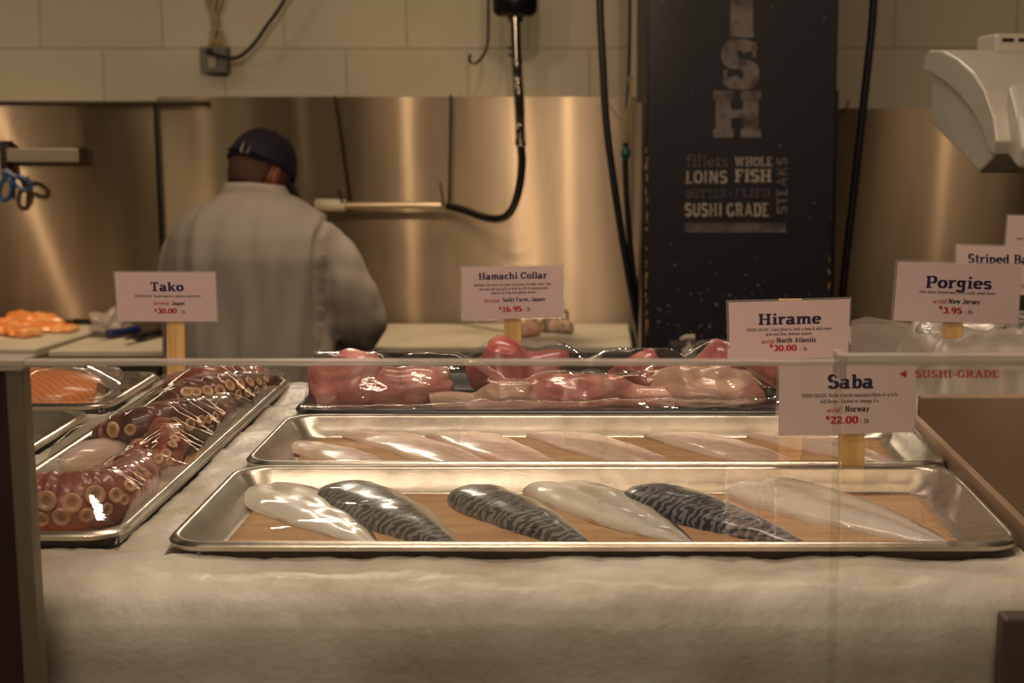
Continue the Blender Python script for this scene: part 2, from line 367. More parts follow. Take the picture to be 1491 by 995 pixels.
PAPERW = mat('card_paper', (208, 186, 180), .55)
NAVY = mat('navy_ink', (34, 28, 66), .6); RED = mat('red_ink', (176, 22, 34), .6); INK = mat('dark_ink', (44, 36, 44), .6)
FILM = film_mat('cling_film', base=.018, edge=.32, rough=.04, haze=.02, bump=(30, .35, .0016), stretch=(.6, 1.6, 1))
FILMW = film_mat('wrinkled_film', base=.018, edge=.36, rough=.04, haze=.02, bump=(60, .4, .0025), stretch=(.7, 1.3, 1))
FILM2 = film_mat('bunched_film', base=.12, edge=.8, rough=.08, haze=.08, bump=(60, 1, .01))
GLASS = film_mat('clear_glass', tint=(.95, .96, .94, 1), base=.012, edge=.3, rough=.02, haze=.008, hazecol=(.6, .5, .4, 1))
ACRY = film_mat('acrylic_edge', tint=(.9, .88, .82, 1), base=.12, edge=.7, rough=.12, haze=.35, hazecol=(.75, .68, .58, 1))
SLEEVE = film_mat('card_sleeve', base=.05, edge=.5, rough=.08, haze=.12)

# wood grain along z
nt = WOOD.node_tree; tc = nt.nodes.new('ShaderNodeTexCoord'); mp = nt.nodes.new('ShaderNodeMapping'); mp.inputs['Scale'].default_value = (180, 180, 6)
n = nt.nodes.new('ShaderNodeTexNoise'); n.inputs['Scale'].default_value = 1; r = nt.nodes.new('ShaderNodeValToRGB')
r.color_ramp.elements[0].color = srgb(204, 156, 88); r.color_ramp.elements[1].color = srgb(234, 194, 124); r.color_ramp.elements[0].position = .3; r.color_ramp.elements[1].position = .65
nt.links.new(tc.outputs['Object'], mp.inputs[0]); nt.links.new(mp.outputs[0], n.inputs['Vector']); nt.links.new(n.outputs['Fac'], r.inputs['Fac']); nt.links.new(r.outputs[0], nt.nodes['Principled BSDF'].inputs['Base Color'])

def block_mat():
    m = mat('painted_block', (196, 186, 150), .55); nt = m.node_tree; N = nt.nodes.new; L = nt.links.new; b = nt.nodes['Principled BSDF']
    tc = N('ShaderNodeTexCoord'); sp = N('ShaderNodeSeparateXYZ'); cb = N('ShaderNodeCombineXYZ')
    L(tc.outputs['Object'], sp.inputs[0])
    ax = N('ShaderNodeMath'); ax.operation = 'ADD'; ax.inputs[1].default_value = 4.0 + .815; az = N('ShaderNodeMath'); az.operation = 'ADD'
    az.inputs[1].default_value = 2.0 - aty(500, 70, 5.0).z
    L(sp.outputs['X'], ax.inputs[0]); L(sp.outputs['Z'], az.inputs[0]); L(ax.outputs[0], cb.inputs[0]); L(az.outputs[0], cb.inputs[1])
    br = N('ShaderNodeTexBrick'); br.inputs['Scale'].default_value = 1; br.inputs['Brick Width'].default_value = .40; br.inputs['Row Height'].default_value = .20
    br.inputs['Mortar Size'].default_value = .004; br.inputs['Mortar Smooth'].default_value = .6; br.offset = .5
    br.inputs['Color1'].default_value = srgb(198, 190, 166); br.inputs['Color2'].default_value = srgb(192, 184, 160); br.inputs['Mortar'].default_value = srgb(186, 176, 150)
    L(cb.outputs[0], br.inputs['Vector'])
    n = N('ShaderNodeTexNoise'); n.inputs['Scale'].default_value = 3; n.inputs['Detail'].default_value = 8; L(tc.outputs['Object'], n.inputs['Vector'])
    mx = N('ShaderNodeMixRGB'); mx.blend_type = 'MULTIPLY'; mx.inputs[0].default_value = .25
    L(br.outputs['Color'], mx.inputs[1]); L(n.outputs['Fac'], mx.inputs[2]); L(mx.outputs[0], b.inputs['Base Color'])
    bp = N('ShaderNodeBump'); bp.invert = True; bp.inputs['Strength'].default_value = .6; bp.inputs['Distance'].default_value = .006
    L(br.outputs['Fac'], bp.inputs['Height'])
    n2 = N('ShaderNodeTexNoise'); n2.inputs['Scale'].default_value = 60; L(tc.outputs['Object'], n2.inputs['Vector'])
    bp2 = N('ShaderNodeBump'); bp2.inputs['Strength'].default_value = .12; bp2.inputs['Distance'].default_value = .004
    L(n2.outputs['Fac'], bp2.inputs['Height']); L(bp.outputs[0], bp2.inputs['Normal']); L(bp2.outputs[0], b.inputs['Normal'])
    return m
BLOCK = block_mat()
# ================================================================ SETTING
def slab(name, lo, hi, m):
    b = MB(); b.box(lo, hi); o = b.build(name, m, smooth=False); struct(o); return o
slab('floor', (-4, -2.5, -.1), (4, 5.2, 0), mat('quarry_tile', (70, 50, 42), .5, var=(4, (56, 40, 34), .4, .6)))
slab('ceiling', (-4, -2.5, 3.2), (4, 5.2, 3.3), mat('ceiling_paint', (90, 84, 76), .8))
slab('wall_back', (-4, 5.05, 0), (4, 5.2, 3.2), BLOCK)
slab('wall_left', (-4.1, -2.5, 0), (-4, 5.2, 3.2), mat('wall_paint', (150, 140, 120), .7))
slab('wall_right', (4, -2.5, 0), (4.1, 5.2, 3.2), MATS['wall_paint'])
slab('wall_front', (-4, -2.6, 0), (4, -2.5, 3.2), mat('wall_dark', (84, 66, 50), .7))

# steel backsplash sheets
YW = 5.0
def sheet(name, pxl, pxr, pyt, zb, m, label, Yf=YW, dx=0):
    a = aty(pxl, pyt, Yf); c = aty(pxr, pyt, Yf)
    b = MB(); b.box((a.x, Yf, zb), (c.x, Yf + .03, a.z)); o = b.build(name, m, smooth=False, origin=(a.x, Yf, zb)); o.data.transform(Matrix.Identity(4))
    return tag(o, label, 'wall panel')
zs = .86
sheet('steel_sheet', -400, 224, 150, zs, STEEL_L, 'brushed steel wall sheet left of the dark vertical seam, behind the knife rack')
sheet('steel_sheet', 228, 936, 141, zs, STEEL, 'wide brushed steel wall sheet behind the man and the hanging spray hose')
sheet('steel_sheet', 1150, 1700, 158, zs, STEEL, 'brushed steel wall sheet right of the black column', Yf=5.0)
b = MB(); a = aty(224, 150, 4.995); c = aty(228, 150, 4.995); b.box((a.x, 4.985, zs), (c.x + .004, 5.03, a.z)); struct(b.build('trim_1', BLACKP, smooth=False))
b = MB(); a = aty(-400, 151, 4.98); c = aty(303, 147, 4.98); b.box((a.x, 4.975, a.z), (c.x, 5.04, c.z)); struct(b.build('trim_2', mat('dark_trim', (58, 48, 38), .5), smooth=False))

# ================================================================ PREP COUNTERS
def counter(name, x0, x1, yf, zt, label):
    t = thing(name, label, 'counter', ((x0 + x1) / 2, (yf + 4.98) / 2, 0))
    b = MB(); b.box((x0, yf + .015, zt - .09), (x1, 4.98, zt)); b.build('counter_top', METAL, t, False, .004)
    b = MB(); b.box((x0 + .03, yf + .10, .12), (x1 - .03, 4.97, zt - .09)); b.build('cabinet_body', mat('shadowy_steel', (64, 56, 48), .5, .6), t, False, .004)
    for k, xx in enumerate((x0 + .06, x1 - .06)):
        for yy in (yf + .14, 4.9):
            b = MB(); b.cyl((xx, yy, 0), (xx, yy, .12), .02); b.build('leg', METAL, t)
    return t
zc = .895
yF = atz(700, 504, zc).y
xr = aty(942, 100, 3.9).x - .010; xl = aty(246, 500, yF).x
counter('prep_counter', xl, xr, yF, zc - .025, 'steel prep counter under the long white cutting board')
b = MB(); b.box((xl + .005, yF, zc - .025), (xr - .01, 4.97, zc)); tag(b.build('cutting_board', BOARD, smooth=False, bevel=.006, origin=(0, yF, zc - .025)), 'long white cutting board on the counter right of the man', 'cutting board')
yL = atz(60, 512, zc).y
counter('prep_counter', -2.9, xl - .01, yL, zc - .03, 'steel prep counter at far left under the salmon portions')
# left boards : a big white one with salmon, a lower strip
b = MB()
P = [atz(-200, 505, zc), atz(52, 508, zc), atz(148, 480, zc), atz(150, 473, zc), atz(-200, 473, zc)]
b.loft([[p + Vector((0, 0, -.028)) for p in P], P]); tag(b.build('cutting_board', BOARD, smooth=False, bevel=.004, origin=P[1]), 'white cutting board at far left carrying orange salmon portions', 'cutting board')
b = MB()
P = [atz(70, 511, zc - .01), atz(243, 511, zc - .01), atz(243, 492, zc - .01), atz(128, 492, zc - .01)]
b.loft([[p + Vector((0, 0, -.018)) for p in P], P]); tag(b.build('cutting_board', BOARD, smooth=False, bevel=.003, origin=P[1]), 'white cutting board left of the man carrying the dark handled knives', 'cutting board')

# salmon portions
SALM = mat('salmon_flesh', (244, 142, 66), .35, sss=.2, var=(22, (252, 188, 120), .4, .65), coat=.3)
def lump(name, c, size, rz, m, label, cat, group, seed=0, parent=None, flat=True, rough=.15, pts=None):
    b = MB(); rings = []; rnd = random.Random(seed); M = Matrix.Rotation(rz, 3, 'Z'); n = 24; K = 18
    for i in range(K + 1):
        u = i / K; w = max(.02, math.sin(PI * min(max(u, .015), .985)) ** .55)
        if pts: w = max(.02, interp([p[0] for p in pts], [p[1] for p in pts], u))
        ring = []
        for k in range(n):
            a = 2 * PI * k / n; y = math.cos(a) * w; z = math.sin(a)
            z = (z if z > 0 else z * .25) * (w ** .6)
            p = Vector(((u - .5) * size[0], y * size[1] / 2, z * size[2]))
            q = noise.noise(Vector((p.x * 28 + seed * 3.1, p.y * 28, p.z * 28 + seed)))
            p *= 1 + rough * q
            ring.append(Vector(c) + M @ p + Vector((0, 0, size[2] * .25)))
        rings.append(ring)
    b.loft(rings, uv=True)
    o = b.build(name, m, parent, origin=c)
    if parent is None: tag(o, label, cat, group)
    return o
sal = [(22, 471, .10, 'leftmost orange salmon portion at the back of the far left board', 10), (70, 469, .16, 'large orange salmon portion on top at the back of the far left board', -8),
       (45, 480, .15, 'middle orange salmon portion on the far left board', 5), (8, 487, .08, 'small orange salmon portion cut off by the left frame edge', 0),
       (37, 490, .09, 'small curled orange salmon portion at the front of the far left board', 10), (84, 483, .13, 'rightmost orange salmon portion tapering towards the plastic bag', -14)]
for i, (px, py, L, lab, rz) in enumerate(sal):
    p = atz(px, py, zc); lump('salmon_portion', (p.x, min(p.y, 4.88), zc), (L * 1.15, .10, .040 if i in (1,) else .026), R(rz), SALM, lab, 'fish', 'salmon portions on the far left board', i, rough=.42, pts=((0, .35), (.08, .8), (.3, 1), (.7, .85), (.93, .6), (1, .25)))
# plastic bag
BAGM = film_mat('bag_film', base=.1, edge=.7, rough=.2, haze=.45, hazecol=(.62, .52, .44, 1), bump=(40, 1, .01))
p = atz(163, 483, zc)
o = lump('plastic_bag', (p.x, p.y, zc), (.13, .10, .050), R(15), BAGM, 'crumpled clear plastic bag on the board left of the man', 'bag', None, 9, rough=.6)
if 'group' in o: del o['group']
# knives
def knife(pa, pb, z, hm, lab, rr=.012, blade=.16):
    A = atz(*pa, z); B = atz(*pb, z); t = thing('knife', lab, 'knife', (A + B) / 2)
    up = Vector((0, 0, rr * .9)); b = MB(); b.tube(smoothpath([A + up, (A + B) / 2 + up, B + up], 5), [rr * .8, rr, rr, rr, rr * .85, rr * .8, rr * .8, rr, rr, rr, rr * .9], 10, flat=.7); b.build('handle', hm, t)
    d = (A - B).normalized(); s = Vector((-d.y, d.x, 0)); c = A
    b = MB(); b.loft([[c + s * .014 + up, c - s * .012 + up, c + d * blade * .8 - s * .01 + up, c + d * blade + s * .012 + up], [v + Vector((0, 0, .0015)) for v in (c + s * .014 + up, c - s * .012 + up, c + d * blade * .8 - s * .01 + up, c + d * blade + s * .012 + up)]])
    b.build('blade', CHROME, t, False)
knife((158, 494), (201, 487), zc - .01, mat('blue_handle', (28, 38, 100), .4), 'knife with a royal blue handle on the board left of the man', .019, .05)
knife((197, 499), (243, 488), zc - .01, BLACKP, 'knife with a black handle lying nearest the wooden stake of the octopus sign', .017, .06)
knife((108, 472), (142, 474), zc, BLACKP, 'knife with a dark handle lying behind the salmon against the steel wall', .012, .1)

# fish trimmings on the right board
FSKIN = mat('grey_fish_skin', (120, 110, 88), .35, var=(30, (215, 180, 160), .42, .6), coat=.4)
FPINK = mat('pale_pink_flesh', (226, 176, 156), .35, var=(40, (210, 96, 80), .55, .7), coat=.4)
for (px, py, sz, rz, m_, lab, sd) in ((768, 489, (.09, .07, .035), 10, FPINK, 'small pale pink fish piece beside the wooden stake on the right board', 3),
                                  (800, 483, (.19, .06, .045), -35, FSKIN, 'pointed grey and pink fish trimming lying diagonally on the right board', 4),
                                  (800, 472, (.13, .07, .05), 5, FSKIN, 'dark skinned fish piece at the back of the right board', 6)):
    p = atz(px, py, zc); lump('fish_trimming', (p.x, p.y, zc), sz, R(rz), m_, lab, 'fish', 'fish trimmings on the right cutting board', sd, rough=.3)

# ================================================================ KNIFE RACK, SCISSORS
t = thing('knife_rack', 'pale metal magnetic knife bar on the left steel sheet', 'knife rack', aty(62, 226, 4.98))
a = aty(8, 236, 4.97); c = aty(116, 216, 4.97); b = MB(); b.box((a.x, 4.955, a.z), (c.x, 4.985, c.z)); b.build('bar', mat('bar_metal', (170, 160, 142), .35, .8), t, False, .003)
a = aty(112, 236, 4.97); c = aty(120, 214, 4.97); b = MB(); b.box((a.x, 4.96, a.z), (c.x, 5.0, c.z)); b.build('end_cap', DARKMETAL, t, False, .003)
a = aty(4, 245, 4.97); c = aty(11, 205, 4.97); b = MB(); b.box((a.x, 4.95, a.z), (c.x, 5.0, c.z)); b.build('hook', DARKMETAL, t, False, .003)
t = thing('scissors', 'blue handled scissors hanging from the knife bar at the left frame edge', 'scissors', aty(12, 262, 4.94))
BLUE = mat('blue_scissors', (22, 62, 104), .35)
def loop(cx, cy, rx, ry, rot, Y):
    P = []
    for k in range(21):
        a = 2 * PI * k / 20; x = rx * math.cos(a); y = ry * math.sin(a)
        P.append(aty(cx + x * math.cos(rot) - y * math.sin(rot), cy + x * math.sin(rot) + y * math.cos(rot), Y))
    return P
b = MB(); b.tube(loop(32, 267, 15, 8, .5, 4.94), .007, 8, cap=False); b.tube([aty(6, 250, 4.94), aty(22, 258, 4.94)], .01, 8); b.build('handle_loop', BLUE, t)
b = MB(); b.tube(loop(8, 277, 9, 15, .2, 4.93), .007, 8, cap=False); b.tube([aty(6, 250, 4.93), aty(9, 264, 4.93)], .01, 8); b.build('handle_loop', BLUE, t)
b = MB(); b.tube([aty(6, 252, 4.945), aty(-2, 205, 4.945)], [.012, .003], 6, flat=.2); b.build('blade', CHROME, t)
b = MB(); b.tube([aty(20, 250, 4.95), aty(20, 290, 4.95)], [.006, .006], 6); b.build('blade', DARKMETAL, t)

# ================================================================ WALL OUTLET + CORDS
Yo = 5.0
t = thing('outlet_box', 'grey wall outlet box above the steel, fed by cream cable', 'outlet', aty(311, 88, 5.04))
a = aty(293, 106, Yo); c = aty(330, 68, Yo); b = MB(); b.box((a.x, 4.985, a.z), (c.x, 5.05, c.z)); b.build('box', mat('outlet_grey', (96, 94, 86), .5), t, False, .004)
a = aty(303, 99, 4.98); c = aty(314, 73, 4.98); b = MB(); b.box((a.x, 4.978, a.z), (c.x, 4.986, c.z)); b.build('socket_plate', mat('socket_cream', (150, 140, 118), .5), t, False, .001)
CREAM = mat('cream_cable', (150, 132, 92), .6)
for P, r_ in (([(318, -60), (314, -10), (310, 20), (312, 45), (306, 68)], .009), ([(306, -60), (302, 0), (316, 30), (309, 50), (318, 68)], .008), ([(322, -60), (323, 0), (312, 28), (322, 52), (325, 70)], .006)):
    b = MB(); b.tube(smoothpath([aty(x, y, 5.035 if k < 4 else 5.02) for k, (x, y) in enumerate(P)], 6), r_, 8); b.build('feed_cable', CREAM, t)
t = thing('power_cord', 'black power cord curving up from the grey outlet box', 'cord', aty(305, 75, 4.97))
b = MB(); b.tube(smoothpath([aty(*q, 4.955) for q in ((306, 76), (322, 82), (345, 84), (368, 66), (388, 38), (404, 16), (425, -20), (440, -60))], 8), .0062, 8); b.build('cable', BLACK, t)
b = MB(); b.tube([aty(304, 75, 4.976), aty(306, 75.5, 4.95)], .012, 10); b.build('plug', BLACK, t)

# ================================================================ WIRE HOOKS ON STEEL
def wire(name, P, Y, r_, m_, lab, cat='hook', group=None):
    b = MB(); b.tube(smoothpath([aty(x, y, Y if not callable(Y) else Y(i)) for i, (x, y) in enumerate(P)], 6), r_, 8)
    o = b.build(name, m_, origin=aty(*P[0], Y)); return tag(o, lab, cat, group)
wire('hanging_hook', [(711, -80), (711, 20), (710, 62), (704, 80), (693, 92), (684, 89), (685, 79)], 4.6, .0045, DARKMETAL, 'dark wire hook hanging from above, left of the black spray hose box')
wire('wire_hanger', [(487, 140), (490, 160), (500, 230), (509, 290), (513, 297)], 4.96, .0045, DARKMETAL, 'thin wire hanging on the steel nearest the man, left end of the spray wand')
wire('wire_hanger', [(656, 138), (656, 180), (655, 240), (654, 292), (648, 299)], 4.96, .004, DARKMETAL, 'thin wire hanging on the steel at the right end of the spray wand')
# ================================================================ SPRAY HOSE
t = thing('spray_hose', 'hanging spray hose with chrome spring, black hose and white tipped wand', 'spray hose', aty(750, 12, 4.45))
Yh = 4.45
b = MB(); c = aty(750, 24, Yh)
prof = [(0, 0), (.05, 0), (.064, .012), (.066, .05), (.066, .16), (0, .16)]
b.loft([[Vector((c.x + r_ * math.cos(2 * PI * k / 28), c.y + r_ * math.sin(2 * PI * k / 28), c.z + z)) for k in range(28)] for r_, z in [(max(p[0], .001), p[1]) for p in prof]]); b.build('mount_box', BLACKP, t)
b = MB(); b.tube([aty(750, 26, Yh), aty(752, 92, Yh)], .0155, 16); b.tube([aty(750, 22, Yh), aty(750, 32, Yh)], .024, 16); b.build('pipe', CHROME, t)
b = MB(); b.tube([aty(739, 70, Yh), aty(750, 70, Yh)], .005, 8); b.tube([aty(740, 80, Yh), aty(750, 80, Yh)], .005, 8); b.build('clamp', BLACKP, t)
hp = smoothpath([aty(752, 86, Yh), aty(755, 130, Yh), aty(757, 170, Yh), aty(758, 212, Yh)], 14)
b = MB(); b.tube(hp, .011, 12); b.build('hose', BLACK, t)
# spring coil
b = MB(); P = []; n = 700
for i in range(n + 1):
    u = i / n * (len(hp) - 1); j = min(int(u), len(hp) - 2); q = hp[j].lerp(hp[j + 1], u - j); a = 2 * PI * 34 * i / n
    P.append(q + Vector((math.cos(a) * .0145, math.sin(a) * .0145, 0)))
b.tube(P, .0026, 6); b.build('spring', CHROME, t)
pp = [(758, 208), (760, 235), (757, 268), (749, 298), (738, 314), (722, 319), (700, 315), (675, 306), (652, 300)]
b = MB(); b.tube(smoothpath([aty(x, y, lerp(Yh, 4.9, k / 8)) for k, (x, y) in enumerate(pp)], 7), .0125, 12); b.build('hose', BLACK, t)
b = MB(); L1 = smoothpath([aty(650, 300, 4.9), aty(600, 299, 4.9), aty(500, 299, 4.9)], 24)
b.tube(L1, [.011 + (.0016 if (i % 2) else 0) for i in range(len(L1))], 12); b.build('wand', mat('wand_metal', (200, 186, 160), .3, .85), t)
b = MB(); b.tube([aty(503, 299, 4.9), aty(498, 299, 4.9), aty(462, 298, 4.9), aty(459, 298, 4.9)], [.018, .020, .020, .017], 16); b.build('spray_head', mat('spray_white', (212, 202, 178), .4), t)
b = MB(); b.tube([aty(499, 296, 4.88), aty(493, 277, 4.88)], .004, 6); b.build('trigger_lever', DARKMETAL, t)
b = MB(); b.tube([aty(646, 298, 4.88), aty(641, 266, 4.88)], .003, 6); b.build('wire_tie', DARKMETAL, t)

# ================================================================ BLACK COLUMN
Yc = 3.9
xa = aty(942, 100, Yc).x; xb = aty(1219, 100, Yc).x
def column_mat():
    m = mat('chalk_black', (18, 16, 22), .48, bump=(30, .1, .003)); nt = m.node_tree; N = nt.nodes.new; L = nt.links.new
    tc = N('ShaderNodeTexCoord'); sp = N('ShaderNodeSeparateXYZ'); L(tc.outputs['Object'], sp.inputs[0])
    n = N('ShaderNodeTexNoise'); n.inputs['Scale'].default_value = 75; n.inputs['Detail'].default_value = 2; L(tc.outputs['Object'], n.inputs['Vector'])
    # chips are denser low on the column
    mr = N('ShaderNodeMapRange'); mr.inputs['From Min'].default_value = 1.35; mr.inputs['From Max'].default_value = 1.0; mr.inputs['To Min'].default_value = .0; mr.inputs['To Max'].default_value = .09
    L(sp.outputs['Z'], mr.inputs['Value']); ad = N('ShaderNodeMath'); ad.operation = 'ADD'; L(n.outputs['Fac'], ad.inputs[0]); L(mr.outputs[0], ad.inputs[1])
    r = N('ShaderNodeValToRGB'); r.color_ramp.elements[0].position = .725; r.color_ramp.elements[1].position = .755
    r.color_ramp.elements[0].color = srgb(18, 16, 23); r.color_ramp.elements[1].color = srgb(150, 136, 120)
    L(ad.outputs[0], r.inputs['Fac']); L(r.outputs[0], nt.nodes['Principled BSDF'].inputs['Base Color'])
    return m
CHALKB = column_mat()
CHALK = mat('chalk_letter', (140, 130, 122), .8, var=(26, (84, 76, 74), .42, .68)); CHALKD = mat('chalk_dim', (134, 122, 114), .8, var=(40, (92, 84, 82), .4, .7)); CHALKW = mat('chalk_bright', (196, 184, 166), .8, var=(50, (140, 128, 118), .45, .8))
t = thing('sign_column', 'black column with white chalk style lettering about fish', 'column', ((xa + xb) / 2, 4.3, 0))
b = MB(); b.box((xa, Yc, 0), (xb, 4.72, 3.2)); b.build('column_body', CHALKB, t, False, .004)
b = MB(); b.box((xa + .006, 4.7, 0), (xb - .01, 5.05, 3.2)); b.build('rear_casing', mat('casing_brown', (92, 76, 60), .7), t, False)
zb_ = aty(1220, 132, 4.0).z; e0 = aty(1208, 132, 3.99).x
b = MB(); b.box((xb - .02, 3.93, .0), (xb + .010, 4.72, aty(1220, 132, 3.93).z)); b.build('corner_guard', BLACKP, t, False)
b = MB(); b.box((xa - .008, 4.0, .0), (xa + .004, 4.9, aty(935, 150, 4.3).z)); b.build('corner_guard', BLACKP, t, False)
# paint chips at the left edge
b = MB(); rnd = random.Random(5)
for k in range(34):
    py = 215 + 270 * (rnd.random() ** .8); s_ = rnd.uniform(1.2, 4.5); x_ = 940.5 + rnd.uniform(-.5, 2.5)
    q = [aty(x_ + dx * 1.3, py + dy * s_, Yc - .0008) for dx, dy in ((-1, -1), (1, -.7), (.6, .4), (1.2, 1.2), (-.8, 1))]
    b.poly(q)
for k in range(8):
    py = 370 + 60 * rnd.random(); x_ = 1207 + rnd.uniform(-1, 1); s_ = rnd.uniform(1, 4)
    b.poly([aty(x_ + dx * .8, py + dy * s_, Yc - .0008) for dx, dy in ((-1, -1), (1, -.7), (1.2, 1.2), (-.8, 1))])
b.build('paint_chips', mat('chip_yellow', (176, 140, 76), .7), t, False)
b = MB(); Yt = Yc - .0012
fn = lambda x, y: aty(x, -y, Yt)
def colt(txt, x0, x1, base, top, mi, **kw): put_text(b, txt, fn, x0, x1, -base, base - top, mi, **kw)
colt('F', 1038, 1110, -24, -85, 0, w=.36, t=.2)
colt('I', 1061, 1099, 51, -8, 0, w=.40, t=.22)
colt('S', 1053, 1103, 126, 62, 0, w=.30, t=.2)
b.box(aty(1095, 84, Yt), aty(1101, 62, Yt) + Vector((0, .0005, 0)), 0); b.box(aty(1053, 124, Yt), aty(1059, 102, Yt) + Vector((0, .0005, 0)), 0)
colt('H', 1037, 1111, 197, 135, 0, w=.30, t=.2)
colt('fillets', 999, 1061, 243, 225, 1, w=.09, t=.06)
colt('WHOLE', 1070, 1125, 242, 229, 2, w=.2, t=.12)
colt('LOINS', 998, 1059, 267, 249, 2, w=.19, t=.13, serif=False)
colt('FISH', 1070, 1124, 265, 247, 2, w=.24, t=.13)
colt('BUTTER', 998, 1059, 288, 276, 1, w=.09, t=.07)
colt('*', 1060, 1067, 288, 276, 1)
colt('FLIED', 1070, 1122, 287, 275, 1, w=.09, t=.07)
colt('SUSHI GRADE', 997, 1120, 315, 296, 2, w=.2, t=.14, serif=False)
# STEAKS runs upward
fnv = lambda x, y: aty(1144 - y, 312 - x, Yt)
P, wd = text2d('STEAKS', w=.15, t=.11, serif=False)
for i, q in enumerate(P): b.poly([aty(1131 + (1 - y) * 15, 312 - x * 83 / wd, Yt - (i % 9) * 4e-5) for x, y in q], 0)
# ruled bar of little ticks
for k in range(44):
    x0 = 997 + k * 3.36; b.poly([aty(x0, 327, Yt), aty(x0 + 2.2, 327, Yt), aty(x0 + 2.2, 337, Yt), aty(x0, 337, Yt)], 0)
for y0 in (325, 337): b.poly([aty(996, y0, Yt), aty(1145, y0, Yt), aty(1145, y0 + 1.2, Yt), aty(996, y0 + 1.2, Yt)], 0)
b.build('lettering', [CHALK, CHALKD, CHALKW], t, False)

# hoses beside the column
wire('black_hose', [(872, -80), (874, 20), (878, 100), (883, 180), (893, 260), (905, 340), (917, 410), (930, 478), (934, 520)], 4.3, .0105, BLACK, 'thick black hose hanging left of the column, curving down to the board', 'hose')
wire('black_hose', [(1274, -80), (1271, 20), (1262, 110), (1252, 200), (1242, 290), (1234, 360), (1226, 440), (1222, 520)], 4.3, .0115, BLACK, 'thick black hose hanging right of the column against the steel', 'hose')
t = thing('tied_cable', 'thin black cable with cream ties and teal nozzle hanging against the column', 'cable', aty(912, 220, 4.35))
b = MB(); b.tube(smoothpath([aty(x, y, 4.35) for x, y in ((917, -80), (917, 40), (915, 120), (911, 200), (911, 260), (916, 340), (925, 420), (935, 500))], 8), [.005] * 24 + [.0085] * 33, 8); b.build('cable', BLACK, t)
b = MB(); b.ell(aty(911, 223, 4.33), (.014, .014, .02)); b.build('nozzle', mat('teal_plastic', (20, 84, 74), .35), t)
b = MB()
for P in (((914, 110), (919, 140), (912, 165), (909, 205)), ((921, 110), (915, 150), (915, 180), (912, 205)), ((886, 152), (896, 166), (908, 182))):
    b.tube(smoothpath([aty(x, y, 4.32) for x, y in P], 5), .003, 6)
b.tube([aty(911, 165, 4.33), aty(911, 208, 4.33)], [.008, .010], 8); b.build('tie', CREAM, t)

# ================================================================ WHITE HOUSING (top right)
t = thing('towel_dispenser', 'white plastic dispenser with curved hood and vent slots at upper right', 'dispenser', (.9, 2.8, 1.5))
xs = .665
def yz(px, py):
    Y = xs * F / (px - PX); return Y, aty(px, py, Y).z
body = [(1350, 106), (1350, 178), (1422, 252), (1450, 224), (1440, 196), (1425, 168), (1405, 144), (1380, 122)]
body = [yz(*p) for p in body]
b = MB(); b.loft([[Vector((xs, y, z)) for y, z in body], [Vector((xs + .5, y, z)) for y, z in body]]); b.build('housing', WHITEP, t, False, .005)
hood = [(1345, 103), (1346, 84), (1353, 73), (1372, 74), (1395, 86), (1418, 106), (1436, 132), (1450, 168), (1456, 205), (1452, 226), (1446, 220), (1436, 192), (1420, 164), (1400, 140), (1378, 120), (1358, 108)]
hood = [yz(*p) for p in hood]
b = MB(); b.loft([[Vector((xs - .012, y, z)) for y, z in hood], [Vector((xs + .52, y, z)) for y, z in hood]]); b.build('hood', WHITEP, t, False, .004)
# front shell panel
fr = [(2.50, 1.655), (2.44, 1.60), (2.41, 1.55), (2.43, 1.515), (2.49, 1.53), (2.53, 1.60)]
b = MB(); b.loft([[Vector((xs + .012, y, z)) for y, z in fr], [Vector((xs + .5, y, z)) for y, z in fr]]); b.build('front_shell', WHITEP, t, False, .008)
a = aty(1441, 72, 2.9); c = aty(1600, 50, 2.9); b = MB(); b.box((a.x, 2.86, a.z - .01), (c.x, 3.0, c.z)); b.build('vent_box', WHITEP, t, False, .006)
b = MB()
for k in range(5):
    a = aty(1459 + k * 24, 60, 2.858); c = aty(1476 + k * 24, 56, 2.858); b.box((a.x, 2.856, a.z), (c.x, 2.87, c.z))
b.build('vent_slot', BLACKP, t, False)
b = MB(); b.box((1.08, 2.78, 1.6), (1.13, 2.83, 3.2)); b.build('ceiling_rod', METAL, t, False, .004)
b = MB(); a = aty(1236, 146, 4.96); b.tube([a, aty(1232, 158, 4.97), aty(1226, 160, 4.99)], .003, 6); tag(b.build('wall_nail', DARKMETAL, origin=a), 'small bent nail in the wall just right of the column', 'nail')

# soap pump and small label on ledge at the column foot
zl = aty(1010, 521, 3.75).z
t = thing('ledge_shelf', 'dark steel ledge at the foot of the black column', 'shelf', (.35, 3.72, zl - .03))
b = MB(); b.box((aty(965, 500, 3.75).x, 3.62, zl - .03), (aty(1290, 500, 3.75).x, 3.895, zl)); b.build('shelf_top', mat('ledge_dark', (78, 68, 58), .5, .5), t, False, .004)
for xx in (.22, .55):
    b = MB(); b.box((xx, 3.65, 0), (xx + .03, 3.68, zl - .03)); b.build('leg', DARKMETAL, t, False)
b = MB(); a = aty(974, 523, 3.86); c = aty(1058, 497, 3.86); b.box((a.x, 3.82, zl), (c.x, 3.88, c.z)); tag(b.build('grey_box', mat('box_grey', (76, 70, 62), .6), smooth=False, bevel=.004, origin=(a.x, 3.85, zl)), 'low grey box behind the soap pump on the ledge', 'box')
t = thing('soap_pump', 'white soap pump bottle at the foot of the black column', 'soap dispenser', aty(1003, 521, 3.72))
c = Vector((aty(1003, 521, 3.72).x, 3.72, zl))
def lathe(b, c, prof, seg=20, m=0): b.loft([[Vector((c.x + r_ * math.cos(2 * PI * k / seg), c.y + r_ * math.sin(2 * PI * k / seg), c.z + z)) for k in range(seg)] for r_, z in prof], m)
zt_ = aty(1003, 492, 3.72).z - zl
